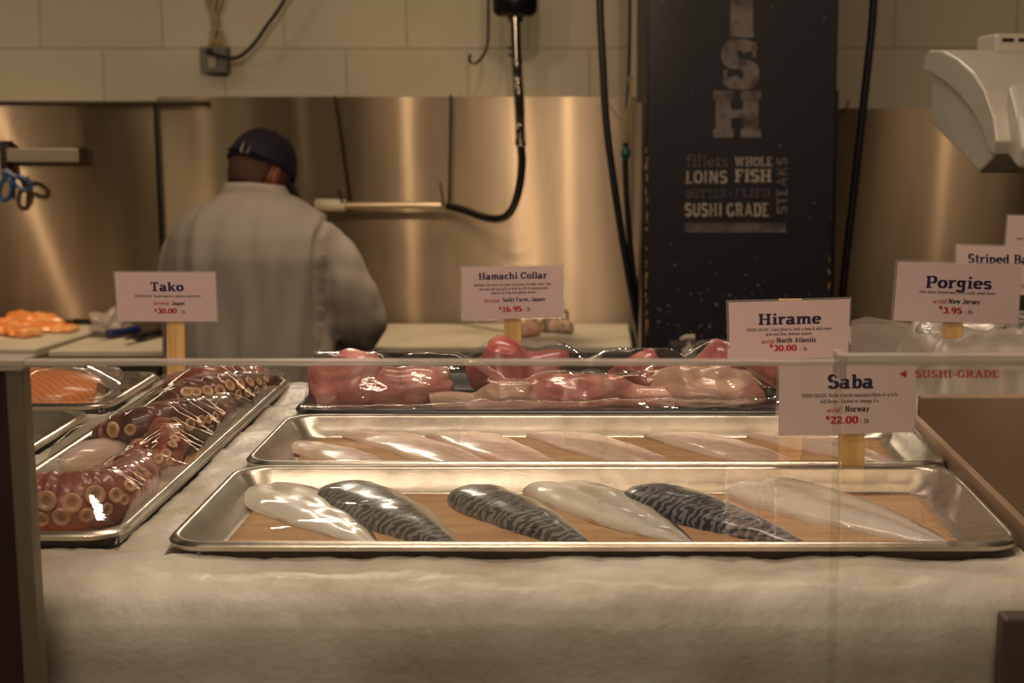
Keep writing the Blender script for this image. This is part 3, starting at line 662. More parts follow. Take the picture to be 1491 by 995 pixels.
b = MB(); lathe(b, c, [(.016, 0), (.018, .003), (.018, zt_ * .45), (.008, zt_ * .6), (.006, zt_ * .8)]); b.build('bottle', WHITEP, t)
b = MB(); b.tube([c + Vector((0, 0, zt_ * .75)), c + Vector((0, 0, zt_))], .004, 8); b.tube([c + Vector((.014, 0, zt_)), c + Vector((-.008, 0, zt_ + .001)), c + Vector((-.022, -.004, zt_ - .004))], [.009, .007, .005], 10); b.build('pump_head', WHITEP, t)
a = aty(1023, 522, 3.66); c2 = aty(1062, 502, 3.66)
t = thing('small_placard', 'small black placard with white print left of the flounder sign', 'sign', ((a.x + c2.x) / 2, 3.66, zl))
b = MB(); b.box((a.x, 3.66, zl), (c2.x, 3.675, c2.z)); b.build('placard_board', BLACKP, t, False)
b = MB(); fn2 = lambda x, y: aty(x, -y, 3.6585)
put_text(b, 'Experience', fn2, 1026, 1058, -511, 5, w=.14, t=.1, serif=False); put_text(b, 'Fresh Seafood', fn2, 1026, 1060, -518, 4.5, w=.12, t=.09, serif=False); b.build('lettering', CHALKW, t, False)

# ================================================================ PERSON
COAT = mat('coat_cloth', (178, 168, 156), .85, bump=(220, .15, .002), var=(3, (168, 157, 145), .4, .7))
SKIN = mat('brown_skin', (120, 72, 48), .5, sss=.1); HAIR = mat('short_dark_hair', (78, 50, 36), .8, bump=(300, .3, .002))
CAPM = mat('navy_cap', (17, 14, 34), .8, bump=(250, .2, .002)); TRO = mat('dark_trousers', (32, 30, 34), .85)
man = thing('person', 'person in white coat and navy cap seen from behind, working at the board', 'person', (-.98, 4.25, 0))
Ym = 4.25
def pz(px, py, Y): return aty(px, py, Y)
rows = [(272, 340, 396, 4.42, .055), (280, 326, 412, 4.41, .075), (290, 305, 436, 4.39, .10), (302, 284, 456, 4.37, .12), (318, 264, 474, 4.345, .135), (340, 250, 486, 4.32, .15), (370, 243, 490, 4.30, .16), (410, 241, 484, 4.29, .165), (455, 242, 482, 4.28, .17), (500, 243, 487, 4.27, .175), (540, 243, 489, 4.26, .175), (580, 240, 492, 4.25, .18), (640, 236, 498, 4.25, .185)]
def ring(py, xl_, xr_, Yc_, dp, shrink=0, n=40, folds=True):
    a = aty(xl_, py, Yc_); c = aty(xr_, py, Yc_); cx = (a.x + c.x) / 2; rx = (c.x - a.x) / 2 - shrink; z = a.z; out = []
    for k in range(n):
        t_ = 2 * PI * k / n; ct, st = math.cos(t_), math.sin(t_)
        e = .75
        x = rx * math.copysign(abs(ct) ** e, ct); y = (dp - shrink) * math.copysign(abs(st) ** .9, st)
        out.append(Vector((cx + x, Yc_ + y, z)))
    return out
# coat
b = MB(); b.loft([ring(*r_) for r_ in rows])
rsl = smoothpath([aty(452, 340, 4.33), aty(478, 372, 4.33), aty(502, 420, 4.32), aty(521, 465, 4.34), aty(519, 482, 4.44), aty(508, 486, 4.58)], 6)
b.tube(rsl, [interp([0, 6, 12, 18, 24, 30], [.07, .084, .086, .080, .064, .055], i) for i in range(len(rsl))], 20)
lsl = smoothpath([aty(290, 345, 4.33), aty(268, 380, 4.35), aty(262, 425, 4.36), aty(266, 468, 4.38), aty(280, 484, 4.46), aty(305, 484, 4.58)], 6)
b.tube(lsl, [interp([0, 6, 12, 18, 24, 30], [.06, .07, .07, .068, .062, .055], i) for i in range(len(lsl))], 20)
co = b.build('coat', COAT, man)
rm = co.modifiers.new('remesh', 'REMESH'); rm.mode = 'VOXEL'; rm.voxel_size = .009; rm.use_smooth_shade = True
sm = co.modifiers.new('smooth', 'SMOOTH'); sm.factor = .6; sm.iterations = 6
# bake the joined shell, then push vertical folds and sleeve creases into it
dg = bpy.context.evaluated_depsgraph_get(); bm_ = bpy.data.meshes.new_from_object(co.evaluated_get(dg)); co.modifiers.clear(); co.data = bm_; bm_.name = 'coat'
cxw = WLOC[co.name]; armx = aty(482, 400, 4.3).x - cxw.x
for v in bm_.vertices:
    p = v.co; zr = p.z + cxw.z
    w = min(1, max(0, (1.42 - zr) / .25)); k = 1 if p.x < armx else .6
    f = noise.noise(Vector((p.x * 22, p.y * 6, p.z * 3))) * .016 * w + noise.noise(Vector((p.x * 30, p.y * 12, p.z * 4.5 + 3))) * .007 * w
    if p.x > armx - .03: f += noise.noise(Vector((p.x * 8 + p.z * 9, p.y * 8, p.z * 16))) * .009
    # crease between sleeve and back, and a raised armhole seam
    sx = armx - .02 + .05 * max(0, (zr - 1.27)) / .2
    f -= .014 * math.exp(-((p.x - sx) / .010) ** 2) * min(1, max(0, 1 - (zr - 1.26) / .10))
    f += .004 * math.exp(-((p.x - sx + .016) / .006) ** 2) * min(1, max(0, (1.38 - zr) / .08))
    f += .004 * math.exp(-((p.x + .125 + .06 * (zr - 1.2)) / .006) ** 2) * min(1, max(0, (1.46 - zr) / .08))
    v.co = p + v.normal * max(f, -.012)
bm_.polygons.foreach_set('use_smooth', [True] * len(bm_.polygons))
# collar band
b = MB(); rr_ = []
for py_, xa_, xb_, ex in ((302, 306, 446, 0), (292, 316, 434, 0), (284, 322, 424, .0), (276, 326, 419, 0), (268, 329, 414, 0)):
    rr_.append([Vector((p.x, p.y, p.z - .12 * (p.y - 4.42) - .10 * max(0, p.x - aty(372, 280, 4.42).x))) for p in ring(py_, xa_, xb_, 4.42, .078)])
b.loft(rr_, cap=False); b.build('collar', COAT, man, solid=.006)
# body
b = MB(); b.loft([ring(*r_, shrink=.034) for r_ in rows[3:]])
HC = aty(379, 250, 4.44)
HM = (Matrix.Rotation(R(-36), 3, 'Z') @ Matrix.Rotation(R(-28), 3, 'X'))
b.tube([aty(370, 312, 4.40), aty(374, 287, 4.425), HC + Vector((0, -.01, -.03))], [.062, .056, .064], 20)
b.ell(HC, (.078, .096, .105), HM); b.ell(HC + HM @ Vector((0, .035, -.06)), (.058, .062, .062), HM)
b.ell(HC + HM @ Vector((0, .102, -.028)), (.013, .018, .022), HM); b.ell(HC + HM @ Vector((0, .09, -.075)), (.022, .012, .008), HM); b.ell(HC + HM @ Vector((0, .088, .0)), (.05, .012, .01), HM)
for s_ in (-1, 1):
    b.ell(HC + HM @ Vector((s_ * .082, -.004, -.018)), (.010, .021, .034), HM @ Matrix.Rotation(s_ * .35, 3, 'Z')); b.ell(HC + HM @ Vector((s_ * .03, .088, -.01)), (.012, .01, .006), HM)
def hand(W, D_, side):
    D_ = Vector(D_).normalized(); S_ = D_.cross(Vector((0, 0, 1))).normalized() * side; up = Vector((0, 0, 1))
    b.tube([W, W + D_ * .04, W + D_ * .085], [.026, .038, .036], 12, flat=.5)
    for k, L in enumerate((.066, .076, .072, .056)):
        o_ = W + D_ * .08 + S_ * (-.027 + .018 * k)
        b.tube([o_, o_ + D_ * L * .5 + up * .004, o_ + D_ * L * .8 - up * .010, o_ + D_ * L - up * .024], [.0095, .009, .0085, .007], 8)
    o_ = W + D_ * .025 - S_ * .03
    b.tube([o_, o_ + D_ * .025 - S_ * .022, o_ + D_ * .055 - S_ * .03 - up * .008], [.013, .011, .008], 8)
for sl, sd in ((rsl, 1), (lsl, -1)):
    b.tube(sl, [interp([0, 6, 12, 18, 24, 30], [.03, .036, .036, .034, .032, .03], i) for i in range(len(sl))], 14)
    d = (sl[-1] - sl[-2]).normalized(); hand(sl[-1] - d * .01, (d.x, d.y, -.15), sd)
hipz = aty(368, 640, 4.25).z
for s_ in (-1, 1):
    b.tube([(-.98 + s_ * .10, 4.25, hipz + .08), (-.98 + s_ * .115, 4.25, hipz - .05), (-.98 + s_ * .12, 4.27, .45), (-.98 + s_ * .125, 4.24, .10)], [.10, .095, .062, .045], 16)
    b.ell((-.98 + s_ * .125, 4.29, .055), (.045, .12, .05))
bo = b.build('body', SKIN, man); rm = bo.modifiers.new('remesh', 'REMESH'); rm.mode = 'VOXEL'; rm.voxel_size = .0055; rm.use_smooth_shade = True
sm = bo.modifiers.new('smooth', 'SMOOTH'); sm.factor = .5; sm.iterations = 3
# hair: close cropped shell low on the back of the head
b = MB(); rings = []
for a in range(9):
    th = R(-38 + a * 9); rings.append([HC + HM @ Vector((.0805 * math.cos(th) * math.cos(R(k)), .0985 * math.cos(th) * math.sin(R(k)), .108 * math.sin(th))) for k in range(196, 345, 8)])
b.loft(rings, closed=False, cap=False); b.build('cropped_hair', HAIR, man, solid=.003)
# cap
CM = HM @ Matrix.Rotation(R(0), 3, 'X'); b = MB(); rings = []
CC = HC + HM @ Vector((0, 0, .004))
for a in range(13):
    th = R(6 + a * 7); ring_ = []
    for k in range(36):
        ph = 2 * PI * k / 36; low = 0.0
        x = .090 * math.cos(th) ** .8 * math.cos(ph); y = .110 * math.cos(th) ** .8 * math.sin(ph); z = .118 * math.sin(th) * (.98 + .04 * math.sin(3 * ph))
        if a == 0: z = .006 - (.006 if math.sin(ph) < -.5 else 0)
        ring_.append(CC + CM @ Vector((x, y, z)))
    rings.append(ring_)
b.loft(rings, cap=False); top = b.pts([CC + CM @ Vector((0, 0, .120))]); n0 = 12 * 36
for k in range(36): b.face((n0 + k, n0 + (k + 1) % 36, top[0]))
cap = b.build('cap_crown', CAPM, man, solid=.004)
b = MB(); b.ell(CC + CM @ Vector((0, 0, .122)), (.009, .009, .005), CM); b.build('cap_button', CAPM, cap)
b = MB(); rings = []
for j in range(7):
    u = j / 6; rings.append([CC + CM @ Vector(((.082 + .004 * u) * math.sin(R(ph)) * (1 - .08 * u), .10 * math.cos(R(ph)) + u * (.085 * math.cos(R(ph * .9))), .012 - .038 * u - .022 * (math.sin(R(ph)) ** 2) * (1 + u * .5))) for ph in range(-72, 73, 8)])
b.loft(rings, closed=False, cap=False); b.build('cap_brim', CAPM, cap, solid=.004)
b = MB(); P = [CC + CM @ Vector((.0945 * math.cos(R(k)), .115 * math.sin(R(k)), .014)) for k in range(252, 329, 4)]
b.tube(P, .009, 8, flat=.3); b.build('cap_strap', CAPM, cap)
bc = CC + CM @ Vector((.099 * math.cos(R(294)), .121 * math.sin(R(294)), .020))
tn = (CM @ Vector((-.09 * math.sin(R(294)), .11 * math.cos(R(294)), 0))).normalized(); un = CM @ Vector((0, 0, 1)); P = [bc + tn * x * .010 + un * y * .016 for x, y in ((-1, -1), (1, -1), (1, 1), (-1, 1), (-1, -1), (1, -1))]
b = MB(); b.tube(P, .0018, 6); b.build('cap_buckle', CHROME, cap)
# trousers
b = MB(); b.loft([ring(560, 252, 480, 4.25, .165), ring(640, 250, 484, 4.25, .17)])
for s_ in (-1, 1): b.tube([(-.98 + s_ * .10, 4.25, hipz + .1), (-.98 + s_ * .115, 4.25, hipz - .05), (-.98 + s_ * .12, 4.27, .45), (-.98 + s_ * .125, 4.25, .05)], [.13, .125, .09, .08], 20)
tr = b.build('trousers', TRO, man); rm = tr.modifiers.new('remesh', 'REMESH'); rm.mode = 'VOXEL'; rm.voxel_size = .012; rm.use_smooth_shade = True
b = MB()
for s_ in (-1, 1): b.ell((-.98 + s_ * .125, 4.30, .052), (.055, .145, .055))
b.build('shoes', BLACKP, man)
b = MB(); b.loft([[Vector((-.98 + x, 4.25 + y, z)) for x, y in ((-.2, .12), (-.12, .185), (0, .2), (.12, .185), (.2, .12))] for z in (.40, .60, .80)], closed=False, cap=False); b.build('apron', TRO, man, solid=.004)

# ================================================================ DISPLAY CASE
ZR = 1.285   # tray rim height (see below)
YG = 1.0
zg = aty(700, 524, YG).z; zg2 = aty(1300, 515, YG - .012).z
case = thing('display_case', 'glass fronted fish display case with light top rail', 'display case', (0, 1.4, 0))
xg0 = aty(34, 527, YG).x; xg1 = aty(1228, 527, YG).x
b = MB(); b.box((xg0, YG - .003, .55), (xg1, YG + .003, zg - .002)); b.build('front_glass', GLASS, case, False)
b = MB(); b.box((xg1 - .008, YG - .0145, .55), (.62, YG - .012, zg2 - .002)); b.build('front_glass', GLASS, case, False)
b = MB(); b.box((xg0 - .015, YG - .005, zg - .0035), (.62, YG + .006, zg)); b.build('top_rail', ACRY, case, False, .001)
b = MB(); b.box((aty(1215, 515, YG).x, YG - .019, zg2 - .004), (.62, YG - .007, zg2)); b.build('top_rail', ACRY, case, False, .001)
b = MB(); b.box((aty(1214, 515, YG).x, YG - .02, zg2 - .016), (aty(1226, 515, YG).x, YG + .004, zg2 + .0005)); b.build('glass_clip', ACRY, case, False, .001)
xp0 = aty(18, 527, YG).x; xp1 = aty(35, 527, YG).x
b = MB(); b.box((xp0 - .004, YG - .006, .3), (xp1, YG + .012, zg - .004)); b.build('corner_post', mat('post_metal', (128, 116, 92), .45, .5), case, False, .002)
b = MB(); b.box((aty(-20, 527, YG).x, YG - .01, zg - .006), (aty(40, 527, YG).x, YG + .014, zg + .0015)); b.build('post_cap', ACRY, case, False, .001)
b = MB(); b.box((-.75, YG - .002, .3), (xp0 - .005, YG + .02, zg - .006)); b.build('end_panel', mat('dark_brown_panel', (44, 30, 24), .4, var=(3, (62, 42, 34), .4, .7)), case, False, .002)
b = MB(); b.box((-.75, YG - .03, 0), (.345, 1.9, .55)); b.build('case_base', mat('case_base', (70, 58, 46), .5), case, False, .004)
b = MB(); b.box((-.75, 1.875, .55), (.345, 1.89, 1.255)); b.build('back_panel', mat('case_steel', (110, 98, 84), .45, .8), case, False)
b = MB(); b.box((.338, 1.03, .55), (.345, 1.89, 1.292)); b.build('divider', mat('divider_brown', (178, 152, 126), .4, .1, var=(5, (146, 118, 94), .4, .7)), case, False, .001)
b = MB(); b.box((.288, 1.018, .56), (.336, 1.038, 1.262)); b.build('edge_shadow', mat('edge_shadow_brown', (84, 66, 54), .5), case, False, .003)  # dark box standing in for the soft shadow at the right edge
# SUSHI-GRADE in red on the right-hand glass
b = MB(); Yq = YG - .0165; fr_ = lambda x, y: aty(x, -y, Yq)
put_text(b, 'SUSHI-GRADE', fr_, 1332, 1455, -550, 10.5, w=.2, t=.14)
b.poly([fr_(1309, -545), fr_(1320, -539), fr_(1320, -551)]); b.build('red_lettering', mat('red_sticker', (190, 24, 30), .5), case, False)

# ---------------------------------------------------------------- ice
def ice_mat():
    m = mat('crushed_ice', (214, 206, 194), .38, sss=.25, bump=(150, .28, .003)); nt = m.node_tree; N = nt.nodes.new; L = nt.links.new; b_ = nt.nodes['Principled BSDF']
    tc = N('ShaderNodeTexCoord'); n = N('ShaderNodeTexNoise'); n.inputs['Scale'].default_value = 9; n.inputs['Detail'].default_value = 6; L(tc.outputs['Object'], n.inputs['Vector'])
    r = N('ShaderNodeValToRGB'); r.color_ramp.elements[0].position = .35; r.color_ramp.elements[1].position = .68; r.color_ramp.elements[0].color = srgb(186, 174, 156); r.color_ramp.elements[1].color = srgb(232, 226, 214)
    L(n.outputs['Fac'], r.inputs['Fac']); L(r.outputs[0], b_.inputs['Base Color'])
    return m
ICE = ice_mat()
ZI = 1.268
def icebed(name, x0, x1, y0, y1, ztop, zlow, lab, amp=.004, round_=.03, nx=150, holes=()):
    b = MB(); prof = []
    for k in range(26): prof.append((y0 + .004 * math.sin(k * .9), zlow + (ztop - round_ - zlow) * k / 25, 1))
    for k in range(1, 9):
        a = PI / 2 * k / 8; prof.append((y0 + round_ * (1 - math.cos(a)), ztop - round_ + round_ * math.sin(a), 1))
    for k in range(1, 130): prof.append((y0 + round_ + (y1 - y0 - round_) * k / 129, ztop, 0))
    prof.append((y1, zlow, 0))
    rings = []
    for i in range(nx + 1):
        x = lerp(x0, x1, i / nx); r_ = []
        for y, z, fr2 in prof:
            q = noise.noise(Vector((x * 14, y * 14, z * 14))) + .5 * noise.noise(Vector((x * 45, y * 45, z * 45))) + .35 * noise.noise(Vector((x * 130, y * 130, z * 130)))
            d = amp * q
            for (hx0, hx1, hy0, hy1, hz) in holes:
                if hx0 < x < hx1 and hy0 < y < hy1 and z > hz: z = hz; d = -abs(d) * .3
            r_.append(Vector((x, y - (d * .45 if fr2 else 0), z + (d if z > ztop - .02 else 0))))
        rings.append(r_)
    b.loft(rings, cap=True)
    o = b.build(name, ICE, origin=((x0 + x1) / 2, (y0 + y1) / 2, zlow)); tag(o, lab, 'ice', kind='stuff'); return o

# ---------------------------------------------------------------- trays
TZ = ZR - .022
def rr(cx, cy, hx, hy, r_, z, n=6):
    out = []; r_ = min(r_, hx * .9, hy * .9)
    for qx, qy, a0 in ((1, 1, 0), (-1, 1, 90), (-1, -1, 180), (1, -1, 270)):
        for k in range(n + 1):
            a = R(a0 + 90 * k / n); out.append(Vector((cx + qx * (hx - r_) + r_ * math.cos(a), cy + qy * (hy - r_) + r_ * math.sin(a), z)))
    return out
def tray(name, x0, x1, y0, y1, lab, m=ALU, depth=.022, zr=ZR, group='fish trays on the ice', cat='tray'):
    cx, cy = (x0 + x1) / 2, (y0 + y1) / 2; hx, hy = (x1 - x0) / 2, (y1 - y0) / 2
    b = MB(); prof = [(-.003, -.006, .030), (0, -.005, .030), (.0008, -.002, .030), (-.0015, .0005, .030), (-.005, .0005, .028), (-.008, -.002, .027), (-.016, -depth * .55, .024), (-.022, -depth + .003, .022), (-.026, -depth, .02)]
    rings = [rr(cx, cy, hx + p[0], hy + p[0], p[2], zr + p[1]) for p in prof]
    b.loft(rings, cap=False); n0 = len(b.v) - len(rings[0]); b.face(range(n0, len(b.v)))
    o = b.build(name, m, origin=(cx, cy, zr - depth), solid=.0012)
    tag(o, lab, cat, group); return o
def paper(name, x0, x1, y0, y1, z, lab, col='kraft'):
    b = MB(); nx, ny = 60, 14; rings = []
    for i in range(nx + 1):
        x = lerp(x0, x1, i / nx); r_ = []
        for j in range(ny + 1):
            y = lerp(y0 + .004 * noise.noise(Vector((x * 14, 3, 0))), y1 - .004 * noise.noise(Vector((x * 11, 9, 0))), j / ny)
            r_.append(Vector((x, y, z + .0012 * (1 + noise.noise(Vector((x * 18, y * 18, 1)))))))
        rings.append(r_)
    b.loft(rings, closed=False, cap=False); o = b.build(name, MATS[col], origin=((x0 + x1) / 2, (y0 + y1) / 2, z), solid=.0004); tag(o, lab, 'paper'); return o
def film(name, x0, x1, y0, y1, z, lab, bumps=(), slope=.7, amp=.0005, m=None, nx=110, ny=46, seed=0, sag=.004, drop=.01):
    b = MB(); rings = []
    for i in range(nx + 1):
        x = lerp(x0, x1, i / nx); r_ = []
        for j in range(ny + 1):
            y = lerp(y0, y1, j / ny); ed = min(i, nx - i, j * 2, (ny - j) * 2) / 6.0
            zz = z + .001 - sag * math.sin(PI * i / nx) * math.sin(PI * j / ny)
            for (bx, by, bz, br) in bumps:
                d = math.hypot(x - bx, y - by); h = bz - max(0, d - br) * slope
                if h > zz: zz = h
            w = noise.noise(Vector((x * 9 + seed, y * 30, .3))) + .5 * noise.noise(Vector((x * 30, y * 60 + seed, 5)))
            zz += amp * w * min(1, ed)
            if ed == 0: zz = z - drop
            r_.append(Vector((x, y, zz)))
        rings.append(r_)
    b.loft(rings, closed=False, cap=False); o = b.build(name, m or FILM, origin=((x0 + x1) / 2, (y0 + y1) / 2, z)); tag(o, lab, 'plastic wrap'); return o
mk = mat('kraft', (196, 140, 84), .7, bump=(50, .1, .002)); nt = mk.node_tree; tc = nt.nodes.new('ShaderNodeTexCoord'); mp = nt.nodes.new('ShaderNodeMapping'); mp.inputs['Scale'].default_value = (4, 40, 4)
n = nt.nodes.new('ShaderNodeTexNoise'); n.inputs['Scale'].default_value = 1.5; n.inputs['Detail'].default_value = 5; r = nt.nodes.new('ShaderNodeValToRGB'); r.color_ramp.elements[0].position = .35; r.color_ramp.elements[1].position = .7
r.color_ramp.elements[0].color = srgb(190, 142, 90); r.color_ramp.elements[1].color = srgb(218, 174, 122)
nt.links.new(tc.outputs['Object'], mp.inputs[0]); nt.links.new(mp.outputs[0], n.inputs['Vector']); nt.links.new(n.outputs['Fac'], r.inputs['Fac']); nt.links.new(r.outputs[0], nt.nodes['Principled BSDF'].inputs['Base Color'])

yA0 = atz(700, 793, ZR).y; yA1 = atz(700, 679, ZR).y; yB1 = atz(700, 604, ZR).y; yB0 = yA1 + .012
yC0 = yB1 + .018; yC1 = atz(700, 541, ZR).y
xA0 = atz(238, 790, ZR).x; xA1 = atz(1489, 788, ZR).x
holes = [(xA0 + .006, xA1 - .006, yA0 + .006, yA1 - .006, TZ - .006), (xA0 + .006, .33, yB0 + .006, yB1 - .006, TZ - .006), (xA0 + .006, .30, yC0, yC1, TZ - .006)]
yO0 = atz(110, 778, ZR).y; yO1 = atz(425, 549, ZR).y; xO1 = atz(425, 549, ZR).x; xO0 = xO1 - .148
xS1 = atz(225, 548, ZR).x; yS1 = atz(225, 542, ZR).y; yS0 = atz(100, 590, ZR).y
yP1 = atz(100, 598, ZR).y
holes += [(xO0 + .004, xO1 - .004, yO0 + .004, yO1 - .004, TZ - .006), (-.9, xS1 - .004, yS0 + .004, yS1, TZ - .006), (-.9, xS1 - .012, 1.2, yP1 - .004, TZ - .006)]
icebed('ice_bed', -.74, .334, 1.045, 1.872, ZI + .006, .56, 'white crushed ice bed filling the display case under the trays', holes=holes)

tray('fish_tray', xA0, xA1, yA0, yA1, 'front metal tray holding six mackerel fillets on brown paper')
paper('butcher_paper', xA0 + .032, xA1 - .034, yA0 + .022, yA1 - .026, TZ + .001, 'brown paper sheet under the mackerel fillets in the front tray')
tray('fish_tray', xA0, xA1 + .004, yB0, yB1, 'middle metal tray of pale pink flounder fillets on brown paper')
paper('butcher_paper', xA0 + .034, xA1 - .03, yB0 + .022, yB1 - .026, TZ + .001, 'brown paper sheet under the pale flounder fillets in the middle tray')
BLACKT = mat('black_tray', (26, 24, 24), .3, bump=(40, .1, .003))
tray('fish_tray', xA0, .30, yC0, yC1, 'black tray of pink yellowtail collars at the back of the case', BLACKT)
tray('fish_tray', xO0, xO1, yO0, yO1, 'long narrow metal tray holding octopus tentacles, running away from the glass')
tray('fish_tray', xS1 - .36, xS1, yS0, yS1, 'metal tray holding the orange salmon fillet at the left rear')
tray('fish_tray', xS1 - .37, xS1 - .008, yP1 - .25, yP1, 'metal tray in front of the salmon tray, mostly behind the dark post')
paper('butcher_paper', xO0 + .028, xO1 - .028, yO0 + .03, yO1 - .03, TZ + .001, 'brown paper sheet under the octopus tentacles')

# ---------------------------------------------------------------- mackerel fillets
def mack_skin():
    m = mat('mackerel_skin', (40, 48, 62), .28, coat=.5); nt = m.node_tree; N = nt.nodes.new; L = nt.links.new; b_ = nt.nodes['Principled BSDF']
    uv = N('ShaderNodeUVMap'); sp = N('ShaderNodeSeparateXYZ'); L(uv.outputs[0], sp.inputs[0])
    tc = N('ShaderNodeTexCoord')
    w = N('ShaderNodeTexWave'); w.wave_type = 'BANDS'; w.bands_direction = 'X'; w.inputs['Scale'].default_value = 36; w.inputs['Distortion'].default_value = 9; w.inputs['Detail'].default_value = 2; w.inputs['Detail Scale'].default_value = 2.2
    L(tc.outputs['Object'], w.inputs['Vector'])
    r = N('ShaderNodeValToRGB'); r.color_ramp.elements[0].position = .40; r.color_ramp.elements[1].position = .80
    r.color_ramp.elements[0].color = srgb(24, 27, 40); r.color_ramp.elements[1].color = srgb(126, 128, 134)
    L(w.outputs['Fac'], r.inputs['Fac'])
    # v across: 0..0.5 is the top of the section (0 = right edge)
    r2 = N('ShaderNodeValToRGB'); e = r2.color_ramp.elements; e[0].position = .16; e[0].color = (1, 1, 1, 1); e[1].position = .205; e[1].color = (0, 0, 0, 1)
    L(sp.outputs['Y'], r2.inputs['Fac'])
    mx = N('ShaderNodeMixRGB'); L(r2.outputs['Color'], mx.inputs[0]); L(r.outputs[0], mx.inputs[1]); mx.inputs[2].default_value = srgb(206, 190, 164)
    L(mx.outputs[0], b_.inputs['Base Color']); return m
def flesh_uv(name, c_mid, c_edge, c_dark):
    m = mat(name, c_mid, .32, coat=.5, sss=.2); nt = m.node_tree; N = nt.nodes.new; L = nt.links.new; b_ = nt.nodes['Principled BSDF']
    uv = N('ShaderNodeUVMap'); sp = N('ShaderNodeSeparateXYZ'); L(uv.outputs[0], sp.inputs[0])
    tc = N('ShaderNodeTexCoord'); n = N('ShaderNodeTexNoise'); n.inputs['Scale'].default_value = 34; n.inputs['Detail'].default_value = 5; L(tc.outputs['Object'], n.inputs['Vector'])
    ad = N('ShaderNodeMath'); ad.operation = 'MULTIPLY_ADD'; ad.inputs[1].default_value = .10; L(n.outputs['Fac'], ad.inputs[0]); L(sp.outputs['Y'], ad.inputs[2])
    r = N('ShaderNodeValToRGB'); e = r.color_ramp.elements; e[0].position = .05; e[0].color = srgb(*c_dark); e[1].position = .60; e[1].color = srgb(*c_edge)
    for pos, c in ((.155, c_dark), (.185, c_edge), (.25, c_mid), (.295, c_edge), (.32, c_mid), (.44, c_mid)):
        q = e.new(pos); q.color = srgb(*c)
    L(ad.outputs[0], r.inputs['Fac']); L(r.outputs[0], b_.inputs['Base Color']); return m
MSK = mack_skin()
MFL = flesh_uv('mackerel_flesh', (238, 230, 216), (212, 194, 172), (58, 60, 68))
HFL = flesh_uv('flounder_flesh', (238, 206, 184), (226, 176, 150), (222, 164, 138))
def fillet(name, pa, pb, wid, hgt, m, lab, group, shape, zb=TZ + .0025, bend=0, seed=0, crease=0):
    A = atz(*pa, zb + hgt * .5); B_ = atz(*pb, zb + hgt * .5); A.z = B_.z = zb; d = B_ - A; L = d.length; rz = math.atan2(d.y, d.x); M = Matrix.Rotation(rz, 3, 'Z')
    K = 40; n = 28; b = MB(); rings = []
    for i in range(K + 1):
        u = i / K; w = interp([p[0] for p in shape], [p[1] for p in shape], u) * wid / 2; h = hgt * max(.12, min(1, (interp([p[0] for p in shape], [p[1] for p in shape], u)) ** .8))
        off = bend * math.sin(PI * u); ring_ = []
        for k in range(n):
            a = 2 * PI * k / n - PI * .0; y = math.cos(a) * w; z = math.sin(a)
            if z > 0:
                z = (z ** .75) * h - crease * math.exp(-(y / (w + 1e-6) * 5) ** 2) * h
            else: z = z * .0008
            y += .0014 * noise.noise(Vector((u * 12 + seed, k * .6, 0)))
            z += (.0012 * noise.noise(Vector((u * 9 + seed, y * 60, 2))) if z > 0.001 else 0)
            ring_.append(Vector((u * L - L / 2, y + off, max(z, -.0005))))
        rings.append(ring_)
    b.loft(rings, uv=True); me_o = b.build(name, m, origin=(0, 0, 0))
    me_o.location = (A + B_) / 2; me_o.rotation_euler = (0, 0, rz); tag(me_o, lab, 'fish fillet', group); return me_o
shp = [(0, .30), (.03, .62), (.12, .92), (.28, 1), (.55, .86), (.8, .5), (.95, .22), (1, .12)]
shf = [(0, .86), (.03, .93), (.15, .98), (.3, 1), (.55, .82), (.8, .45), (.95, .18), (1, .08)]
gm = 'mackerel fillets in the front tray'
fillet('mackerel_fillet', (380, 704), (550, 790), .076, .009, MFL, 'white fleshed mackerel fillet at the left end of the front tray', gm, shf, seed=1, crease=.25)
fillet('mackerel_fillet', (488, 703), (672, 792), .072, .017, MSK, 'dark striped mackerel fillet, leftmost of the three skin side up', gm, shp, seed=2)
fillet('mackerel_fillet', (674, 709), (866, 790), .064, .016, MSK, 'dark striped mackerel fillet in the middle of the front tray', gm, shp, seed=3)
fillet('mackerel_fillet', (806, 702), (1015, 789), .078, .011, MFL, 'white fleshed mackerel fillet beside the middle striped one', gm, shf, seed=4, crease=.25)
fillet('mackerel_fillet', (922, 709), (1180, 786), .068, .017, MSK, 'dark striped mackerel fillet, rightmost of the three skin side up', gm, shp, seed=5)
fillet('mackerel_fillet', (1100, 703), (1395, 789), .090, .013, MFL, 'largest white fleshed mackerel fillet at the right end of the front tray', gm, shf, seed=6, crease=.25)
film('plastic_wrap', xA0 + .001, xA1 - .001, yA0 + .001, yA1 - .001, ZR + .0005, 'clear plastic wrap stretched over the front tray of mackerel', amp=.0005, sag=.002)
